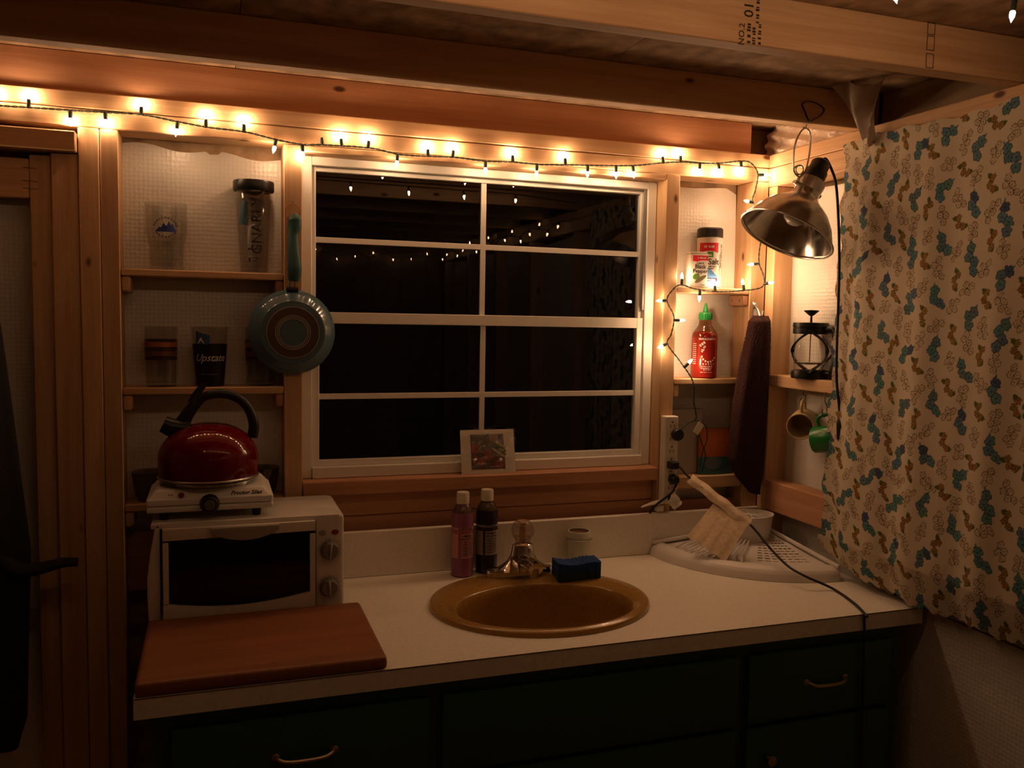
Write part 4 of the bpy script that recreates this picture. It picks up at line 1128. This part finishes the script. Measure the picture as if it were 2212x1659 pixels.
for k in range(len(rads) - 1):
    for m_ in range(NA_):
        if slot((rads[k] + rads[k + 1]) / 2, pi / 2 * (m_ + .5) / NA_): continue
        bm.faces.new((ring[k][m_], ring[k][m_ + 1], ring[k + 1][m_ + 1], ring[k + 1][m_]))
B()._add(bm).obj('tray', RACK, dk, 50)
b = B()
for x_ in (0, 1):
    ln = [arcp(r, 0 if x_ == 0 else pi / 2) for r in (.005, .1, .2, .3, .366)]
    b.tube([(p_[0], p_[1] - (.0 if x_ else .002), .036 + .034 * max(0, 1 - (abs(p_[0]) + abs(p_[1])) / .36)) for p_ in ln], .006, 8, sub=4)
b.obj('back_rim', RACK, dk)
for k in range(13):                                                # upright plate ribs fanning out on the left half
    a = .10 + k * .058
    pts = [arcp(r, a + .35 * (r - .1) * (1 if k < 7 else .4)) for r in (.10, .165, .23, .295, .328)]
    zz = [.062, .057, .050, .041, .033]
    B().tube([(p_[0], p_[1], z) for p_, z in zip(pts, zz)], .0022, 6, sub=4).obj('plate_rib', RACK, dk)
cupc = arcp(.115, .72)
def cupw(u, v):
    a = 2 * pi * u; r = .052 + .010 * v; return (cupc[0] + r * math.cos(a) * 1.15, cupc[1] + r * math.sin(a) * .9, .035 + .085 * v)
B().grid(cupw, 36, 6, closed_u=True, thick=.002).obj('cutlery_cup', RACK, dk)
b = B(); b.tube([(cupc[0] + .0715 * math.cos(2 * pi * k / 36), cupc[1] + .0565 * math.sin(2 * pi * k / 36), .121) for k in range(36)], .0028, 8, closed=True)
for k in range(5): b.tube([(cupc[0] + .06 * math.cos(k * pi / 5), cupc[1] + .045 * math.sin(k * pi / 5), .1205), (cupc[0] - .06 * math.cos(k * pi / 5), cupc[1] - .045 * math.sin(k * pi / 5), .1205)], .0014, 6)
b.obj('cup_grid', RACK, dk)

# ================================================================== TOWEL
TW = mat('dark_brown_terry', (.040, .011, .010), .95, noise=.35, nscale=220, bump=1., bscale=420)
tz1, tz0 = P(1640, 682, 1, -.035).z, P(1628, 1066, 1, -.05).z
tw = thing('towel', 'dark maroon terry towel hanging from a wall hook', 'towel', (2.100, -.045, tz1))
HT = tz1 - tz0
def tfn(u, v):
    """u round the folded bundle, v from hem to hook"""
    a = 2 * pi * u; s_ = 1 - v
    px_l = np.interp(s_, [0, .03, .1, .25, .5, .8, .9, 1.], [-.020, -.034, -.040, -.058, -.078, -.088, -.060, -.004])
    px_r = np.interp(s_, [0, .03, .1, .25, .5, .8, .9, 1.], [.030, .034, .036, .036, .036, .034, .030, .018])
    cx, hw_ = (px_l + px_r) / 2, (px_r - px_l) / 2
    dep = .026 + .012 * math.sin(pi * min(1, s_ * 1.2))
    if s_ < .03: dep *= .3 + s_ / .03 * .7
    fold = 1 + .10 * math.sin(5 * a + 2 * s_) + .05 * math.sin(9 * a - 3 * s_)
    n_ = .0012 * math.sin(190 * u + 37 * math.sin(80 * v)) + .001 * math.sin(310 * v + 20 * math.sin(60 * u))
    return (cx + (hw_ + n_) * math.cos(a) * (1 + .03 * math.sin(7 * a)), (dep * fold + n_) * math.sin(a) * .85, -HT * s_)
B().grid(tfn, 120, 130, closed_u=True).obj('towel_cloth', TW, tw, 80)
hk = thing('towel_hook', 'small metal hook screwed to the corner post above the towel', 'hook', (2.112, 0, tz1 + .015))
b = B(); b.box((0, -.0015, .004), (.016, .003, .046), .001); b.tube([(0, -.003, .012), (0, -.018, .0), (0, -.028, -.016), (0, -.040, -.016), (0, -.045, .0)], .0028, 8, sub=6)
b.lathe([(0, 0), (.009, 0), (.006, .004), (0, .0045)], 14, Matrix.Translation((0, -.003, .016)) @ Matrix.Rotation(pi / 2, 4, 'X'))
b.obj('hook_body', STEEL, hk)

# ================================================================== FRENCH PRESS
fx = P(1772, 818, 2, 1.443)
fpz = 1.443
fps = thing('french_press', 'black framed glass french press on the right wall shelf', 'french press', (2.160, -.205, fpz))
FR_, FH = .0455, .150
fb = B(); fb.lathe([(0, 0), (FR_ + .003, 0), (FR_ + .004, .004), (FR_ + .003, .020), (FR_ - .003, .024), (0, .024)], 36)
fb.obj('base', BLACKP, fps)
B().lathe([(FR_ - .002, .022), (FR_ - .002, FH - .004)], 40).obj('glass_beaker', CLEAR, fps)
B().lathe([(FR_ + .002, FH - .024), (FR_ + .003, FH - .022), (FR_ + .003, FH - .008), (FR_, FH - .006)], 40).obj('upper_band', BLACKP, fps)
# crossing bands that form the diamond windows
for k in range(2):
    a0 = -2.25 + k * pi
    for sgn in (1, -1):
        pts = []
        for i in range(17):
            t_ = i / 16; tri = 1 - abs(2 * t_ - 1); a = a0 + sgn * pi / 2 * (.75 * tri + .25 * math.sin(pi * t_)) * .98
            pts.append(((FR_ + .0015) * math.cos(a), (FR_ + .0015) * math.sin(a), .018 + (FH - .034) * t_))
        B().tube(pts, [.0085, .0055, .0075, .0055, .0085], 6, flat=.35).obj('frame_band', BLACKP, fps)
B().lathe([(0, FH - .006), (FR_ + .003, FH - .006), (FR_ + .004, FH - .002), (FR_ + .003, FH + .008), (0, FH + .009)], 40).obj('lid', BLACKP, fps)
b = B().cyl((0, 0, FH), (0, 0, FH + .030), .0035, .003, 10); b.lathe([(0, FH + .026), (.006, FH + .028), (.020, FH + .040), (.021, FH + .043), (.0, FH + .045)], 28)
b.obj('plunger_knob', BLACKP, fps)
B().cyl((0, 0, .045), (0, 0, FH), .0016, .0016, 8).lathe([(0, .040), (FR_ - .004, .041), (FR_ - .004, .046), (0, .047)], 30).obj('plunger_rod', STEEL, fps)
b = B(); ha = -1.30
hxv, hyv = math.cos(ha), math.sin(ha)
b.tube([(hxv * (FR_), hyv * FR_, FH - .012), (hxv * (FR_ + .030), hyv * (FR_ + .030), FH - .012), (hxv * (FR_ + .036), hyv * (FR_ + .036), FH - .05), (hxv * (FR_ + .030), hyv * (FR_ + .030), .022), (hxv * FR_, hyv * FR_, .018)], .007, 10, sub=5, flat=1.3)
b.obj('handle', BLACKP, fps)

# ================================================================== MUGS on cup hooks under the shelf
def mug(label, c, m, rad, hgt, ax, up):
    """mug hanging on its side: ax = direction of the opening, handle on top"""
    t = thing('mug', label, 'mug', c, group=None)
    z = Vector(ax).normalized(); x = Vector(up); x = (x - z * x.dot(z)).normalized(); y = z.cross(x)
    M4 = Matrix((x, y, z)).transposed().to_4x4()
    pr = [(0, 0), (rad * .82, 0), (rad * .92, .004), (rad, .02), (rad, hgt - .002), (rad - .001, hgt), (rad - .003, hgt), (rad - .004, hgt - .003), (rad - .004, .02), (rad * .8, .007), (0, .006)]
    B().lathe(pr, 36, M4).obj('mug_body', m, t)
    hh = [M4 @ Vector(p_) for p_ in ((rad - .002, 0, hgt * .78), (rad + .020, 0, hgt * .80), (rad + .030, 0, hgt * .55), (rad + .024, 0, hgt * .30), (rad - .002, 0, hgt * .22))]
    B().tube(hh, .005, 10, sub=5).obj('handle', m, t)
    return t, M4
CRM = mat('cream_glaze', (.50, .38, .20), .3); GRM = mat('green_glaze', (.012, .16, .025), .25)
HOOKM = mat('cup_hook_steel', (.35, .28, .2), .35, metal=1)
for lb, px, py, m_, rad, hgt, axd in (('cream mug hanging under the shelf with its mouth to the room', 1728, 922, CRM, .0385, .085, (-.62, -.55, -.12)), ('green mug hanging under the shelf beside the curtain', 1790, 948, GRM, .037, .080, (-.40, .75, -.15))):
    mouth = P(px, py, 0, 2.135 if m_ is CRM else 2.150)
    z = Vector(axd).normalized(); c = mouth - z * hgt if m_ is CRM else mouth - z * hgt * .5
    t, M4 = mug(lb, c, m_, rad, hgt, axd, (0, 0, 1))
    top = c + M4 @ Vector((rad + .028, 0, hgt * .55))
    h = thing('cup_hook', 'brass cup hook holding the ' + ('cream' if m_ is CRM else 'green') + ' mug', 'hook', (top.x, top.y, 1.408))
    dz = top.z - 1.408
    B().tube([(0, 0, .004), (0, 0, dz * .35), (.007, 0, dz * .55), (.007, 0, dz * .9), (0, 0, dz - .004), (-.007, 0, dz * .9), (-.007, 0, dz * .72)], .0015, 6, sub=6).obj('hook_wire', HOOKM, h)

# ================================================================== CLAMP LAMP
RC = P(1698, 508, 1, -.365)
AXL = Vector((.47, .02, .88)).normalized()
la = thing('clamp_lamp', 'aluminium clamp lamp hanging by its wire loop from the joist', 'lamp', RC)
q4 = AXL.to_track_quat('Z', 'Y').to_matrix().to_4x4()
RL = .120
out_ = [(RL + .003, .0), (RL + .0035, .002), (RL + .002, .004), (RL - .002, .006), (RL - .008, .022), (RL - .020, .046), (.082, .070), (.062, .088), (.047, .100), (.038, .110), (.034, .122), (.033, .148), (.031, .150)]
sh = B().lathe(out_, 56, q4).obj('shade', ALU, la)
B().lathe([(r - .0012, z) for r, z in out_[::-1]][2:] , 56, q4).obj('shade_lining', ALUIN, la)
B().tube([q4 @ Vector(((RL + .002) * math.cos(2 * pi * k / 64), (RL + .002) * math.sin(2 * pi * k / 64), .001)) for k in range(64)], .0028, 8, closed=True).obj('rolled_rim', ALU, la)
B().lathe([(0, .124), (.0335, .126), (.036, .150), (.036, .160), (.030, .162), (0, .162)], 30, q4).obj('collar', STEEL, la)
B().lathe([(0, .158), (.027, .158), (.0285, .166), (.028, .190), (.0245, .196), (.0245, .214), (.020, .220), (.010, .226), (0, .226)], 24, q4).obj('socket', BLACKP, la)
FROST = mat('frosted_bulb', (.62, .58, .52), .25, spec=.6)
B().lathe([(0, .150), (.014, .148), (.015, .118), (.020, .100), (.029, .078), (.031, .062), (.027, .046), (.016, .036), (0, .033)], 30, q4).obj('light_bulb', FROST, la)
B().lathe([(0, 0), (.006, 0), (.006, .003), (0, .0035)], 12, q4 @ Matrix.Translation((-.006, -.0345, .136)) @ Matrix.Rotation(pi / 2, 4, 'X')).obj('rivet', STEEL, la)
# clamp arm and spring loop
lp = [P(x, y, 1, -.372) - RC for x, y in ((1728, 384), (1716, 372), (1714, 345), (1718, 310), (1730, 284), (1741, 277), (1750, 288), (1750, 318), (1745, 350), (1738, 372), (1727, 384))]
b = B(); b.tube(lp, .0023, 8, sub=6)
b.tube([P(1726 + 9 * math.cos(t_), 367 + 10 * math.sin(t_), 1, -.372) - RC + Vector((0, .004 * math.sin(t_ / 2), 0)) for t_ in [i * .4 for i in range(40)]], .0018, 6)
b.obj('spring_loop', STEEL, la)
ca, cb_ = P(1716, 392, 1, -.372) - RC, P(1752, 412, 1, -.372) - RC
b = B(); b.tube([ca, cb_], .0085, 10, flat=.6); b.tube([P(1725, 384, 1, -.372) - RC, P(1722, 396, 1, -.372) - RC], .004, 8)
b.obj('clamp_arm', STEEL, la)
st_ = q4 @ Vector((.004, 0, .222))
# cord hanging down to an inline switch
cpx = [(1797, 368), (1806, 400), (1811, 470), (1813, 560), (1811, 650), (1808, 740), (1807, 815), (1812, 870), (1816, 905), (1817, 950), (1814, 990), (1813, 1040)]
cpt = [st_, st_ + Vector((.012, -.004, .006))] + [P(x, y, 1, -.372) - RC for x, y in cpx] + [P(1815, 1120, 1, -.376) - RC, P(1818, 1180, 1, -.378) - RC]
cord(B(), cpt, .0036).obj('cord', BLACKR, la)
B().tube([P(1815, 893, 1, -.372) - RC, P(1815, 915, 1, -.374) - RC, P(1815, 945, 1, -.374) - RC, P(1814, 972, 1, -.372) - RC], [.004, .012, .012, .004], 12, sub=4, flat=.7).obj('cord_switch', BLACKP, la)
nl = thing('nail', 'bent nail under the first joist holding the lamp loop', 'nail', P(1742, 268, 1, -.372))
B().tube([Vector((0, 0, .012)), Vector((0, 0, -.004)), Vector((-.004, 0, -.010)), Vector((-.010, 0, -.008))], .0016, 6, sub=5).obj('nail_shank', NAIL, nl)

# ================================================================== CURTAIN
def make_curtain():
    YA, YB = -.347, -1.12
    nu, nv = 400, 600
    U, V = np.meshgrid(np.linspace(0, 1, nu), np.linspace(0, 1, nv))
    ztop = 2.070
    yk = np.array([YB, -.95, -.80, -.68, -.55, -.45, -.40, -.347]); zk = np.array([.925, .930, .933, .922, .930, .945, .955, .985])
    edge = .006 * np.sin(38 * V + 1) + .004 * np.sin(90 * V) + .02 * (1 - V) ** 2
    Y = YA + (YB - YA) * U + edge * (1 - U) * (1 if True else 0)
    hem = np.interp(YA + (YB - YA) * U, yk, zk) + .004 * np.sin(60 * U) + .003 * np.sin(140 * U + 1)
    tops = ztop + .010 * np.sin(9 * U) * .6 + .006 * U + .003 * np.sin(50 * U)
    Z = hem + (tops - hem) * V
    amp = .0025 + .0055 * (1 - V)
    X = 2.140 - .004 + amp * (np.sin(26 * U + 1.5 * V) * .7 + np.sin(47 * U - 2 * V) * .3) - .003 + np.clip(1.02 - Z, 0, .12) * .30
    X = X - .010 * (1 - V) ** .5
    X = np.minimum(X, 2.1445 + np.clip(1.02 - Z, 0, .12) * .35)
    co = np.stack([X, Y, Z], -1).reshape(-1, 3)
    # printed pattern in cloth coordinates (metres): s across, t down
    s_ = (U * .82); t_ = (1 - V) * 1.14
    col = np.empty((nv, nu, 3)); col[:] = (.54, .46, .35)
    rnd = random.Random(5)
    TE, NA, MU, GR, LN, CR = (.09, .18, .20), (.06, .085, .17), (.27, .155, .04), (.075, .11, .03), (.12, .08, .055), (.51, .42, .30)
    def flower(cx, cy, r, fill, a0, line):
        x0, x1 = np.searchsorted(s_[0], [cx - r * 1.2, cx + r * 1.2]); y1, y0 = nv - np.searchsorted(t_[::-1, 0], [cy - r * 1.2, cy + r * 1.2])
        if x1 <= x0 or y1 <= y0: return
        dx = s_[y0:y1, x0:x1] - cx; dy = t_[y0:y1, x0:x1] - cy
        rr = np.hypot(dx, dy); th = np.arctan2(dy, dx) - a0
        R_ = r * (.74 + .26 * np.abs(np.cos(2.5 * th)) ** .6)
        sub = col[y0:y1, x0:x1]
        ins_ = rr < R_; sub[ins_] = fill
        ol_ = ins_ & ((rr > R_ - .0017) | ((np.abs(np.cos(2.5 * th)) < .12) & (rr > r * .3)) | (rr < r * .16)); sub[ol_] = line
    def leaf(cx, cy, l, wd, a0, fill):
        x0, x1 = np.searchsorted(s_[0], [cx - l, cx + l]); y1, y0 = nv - np.searchsorted(t_[::-1, 0], [cy - l, cy + l])
        if x1 <= x0 or y1 <= y0: return
        dx = s_[y0:y1, x0:x1] - cx; dy = t_[y0:y1, x0:x1] - cy
        p_ = dx * math.cos(a0) + dy * math.sin(a0); q_ = -dx * math.sin(a0) + dy * math.cos(a0)
        m_ = (p_ > 0) & (p_ < l) & (np.abs(q_) < wd * np.sin(np.clip(p_ / l, 0, 1) * pi)); col[y0:y1, x0:x1][m_] = fill
    du, dv_ = .0455, .061
    for i in range(20):
        for j in range(21):
            cx = i * du + rnd.uniform(-.005, .005); cy = j * dv_ + .012 + (i * 37 % 11) / 11 * dv_ - .03 + rnd.uniform(-.005, .005)
            alt = (j + i // 2) % 2; typ = (1 if alt else 0) if i % 2 == 0 else (3 if alt else 2)
            dirn = rnd.uniform(-.8, .8) + pi / 2
            def spot(k, n_, gap, wob):
                o_ = (k - (n_ - 1) / 2) * gap; sd_ = wob * (1 if k % 2 else -1)
                return cx + math.cos(dirn) * o_ - math.sin(dirn) * sd_, cy + math.sin(dirn) * o_ + math.cos(dirn) * sd_
            if typ == 0:
                n_ = rnd.choice((3, 3, 4)); nav = rnd.random() < .35
                leaf(*spot(0, n_, .017, .003), .022, .003, dirn + pi + .4, TE)
                for k in range(n_):
                    flower(*spot(k, n_, .0165, .0055), .0135, NA if nav and k == 0 else tuple(c_ * rnd.uniform(.85, 1.2) for c_ in TE), rnd.uniform(0, 6), (.022, .045, .05))
            elif typ == 2:
                leaf(*spot(0, 3, .012, .003), .020, .006, dirn + 2.4, GR); leaf(*spot(2, 3, .012, .003), .018, .006, dirn - .9, GR)
                for k in range(3): flower(*spot(k, 3, .013, .004), .0092, tuple(c_ * rnd.uniform(.85, 1.2) for c_ in MU), rnd.uniform(0, 6), (.09, .045, .015))
            else:
                n_ = rnd.choice((4, 5))
                for k in range(n_): flower(*spot(k, n_, .0095, .0065), .0088, CR, rnd.uniform(0, 6), LN)
    idx = np.arange(nu * nv).reshape(nv, nu)
    f = np.stack([idx[:-1, :-1], idx[:-1, 1:], idx[1:, 1:], idx[1:, :-1]], -1).reshape(-1, 4)
    me = bpy.data.meshes.new('fabric')
    me.vertices.add(len(co)); me.vertices.foreach_set('co', co.ravel())
    me.loops.add(f.size); me.loops.foreach_set('vertex_index', f.ravel())
    me.polygons.add(len(f)); me.polygons.foreach_set('loop_start', np.arange(0, f.size, 4)); me.polygons.foreach_set('loop_total', np.full(len(f), 4))
    me.update(); me.validate()
    me.polygons.foreach_set('use_smooth', [True] * len(f))
    ca_ = me.color_attributes.new('print', 'FLOAT_COLOR', 'POINT')
    ca_.data.foreach_set('color', np.concatenate([col.reshape(-1, 3), np.ones((nu * nv, 1))], 1).astype(np.float32).ravel())
    m, N, L, b_ = base('floral_cotton')
    at = N.new('ShaderNodeAttribute'); at.attribute_name = 'print'; L.new(at.outputs['Color'], b_.inputs['Base Color'])
    b_.inputs['Roughness'].default_value = .85; b_.inputs['Specular IOR Level'].default_value = .15
    tc = N.new('ShaderNodeTexCoord'); nz = N.new('ShaderNodeTexNoise'); nz.inputs['Scale'].default_value = 500; L.new(tc.outputs['Object'], nz.inputs[0])
    bp = N.new('ShaderNodeBump'); bp.inputs['Strength'].default_value = .15; bp.inputs['Distance'].default_value = .001; L.new(nz.outputs[0], bp.inputs['Height']); L.new(bp.outputs[0], b_.inputs['Normal'])
    o = link('fabric', me, m, ct); o.location = -Vector(ct.location)
    return o


ct = thing('curtain', 'cream cotton curtain printed with blue and mustard flower clusters', 'curtain', (2.14, -.6, .93))
make_curtain()

# ---- cloth scraps above the curtain
CLOTH = mat('thin_white_cloth', (.50, .42, .34), .8)
cq = P(1890, 245, 1, -.44)
t = thing('cloth_scrap', 'pale crumpled cloth scrap hanging between joists above the curtain', 'cloth', (2.138, -.455, ZT + .012))
def scr(u, v):
    wd_ = (.10 * (1 - v) + .025 * v); yy = (u - .5) * wd_
    return (-.020 - (.030 + .07 * (1 - u)) * (1 - v) + .012 * math.sin(9 * u + 4 * v), -yy * 1.0 + .02 * v - .02, .075 - .135 * v + .012 * math.sin(7 * u))
B().grid(scr, 20, 20, thick=.001).obj('cloth', CLOTH, t)

# ================================================================== COAT
COATM = mat('black_wool', (.014, .014, .014), .95, bump=.5, bscale=300)
cz1, cz0 = 1.80, .60
co_ = thing('coat', 'long black coat hanging at the left end of the wall', 'coat', (-.02, -.07, cz0))
def cfn(u, v):
    a = 2 * pi * u; z = (cz1 - cz0) * v; s_ = 1 - v
    hw_ = np.interp(s_, [0, .05, .12, .2, .35, .5, .62, .95, 1.], [.02, .07, .105, .125, .142, .158, .172, .158, .14])
    dp = .018 + .035 * math.sin(pi * min(1., s_ * 1.1 + .08))
    return (hw_ * math.cos(a) * (1 + .03 * math.sin(6 * a + 3 * s_)), (dp * (1 + .14 * math.sin(7 * a + 2 * s_)) * math.sin(a)), z + .015 * math.sin(3 * a) * (v < .01))
B().grid(cfn, 72, 60, closed_u=True).obj('coat_body', COATM, co_, 80)
sp_ = P(170, 1212, 1, -.07) - Vector(co_.location)
B().tube([(.10, -.01, .36 + .10), (.16, -.012, .36 + .05), (sp_.x - .03, -.012, sp_.z + .002), (sp_.x, -.010, sp_.z)], [.03, .026, .018, .016], 14, sub=6, flat=.6).obj('belt_end', COATM, co_)
B().tube([(0, .04, cz1 - cz0 - .03), (0, .055, cz1 - cz0 + .01)], .004, 8).obj('hanging_loop', COATM, co_)
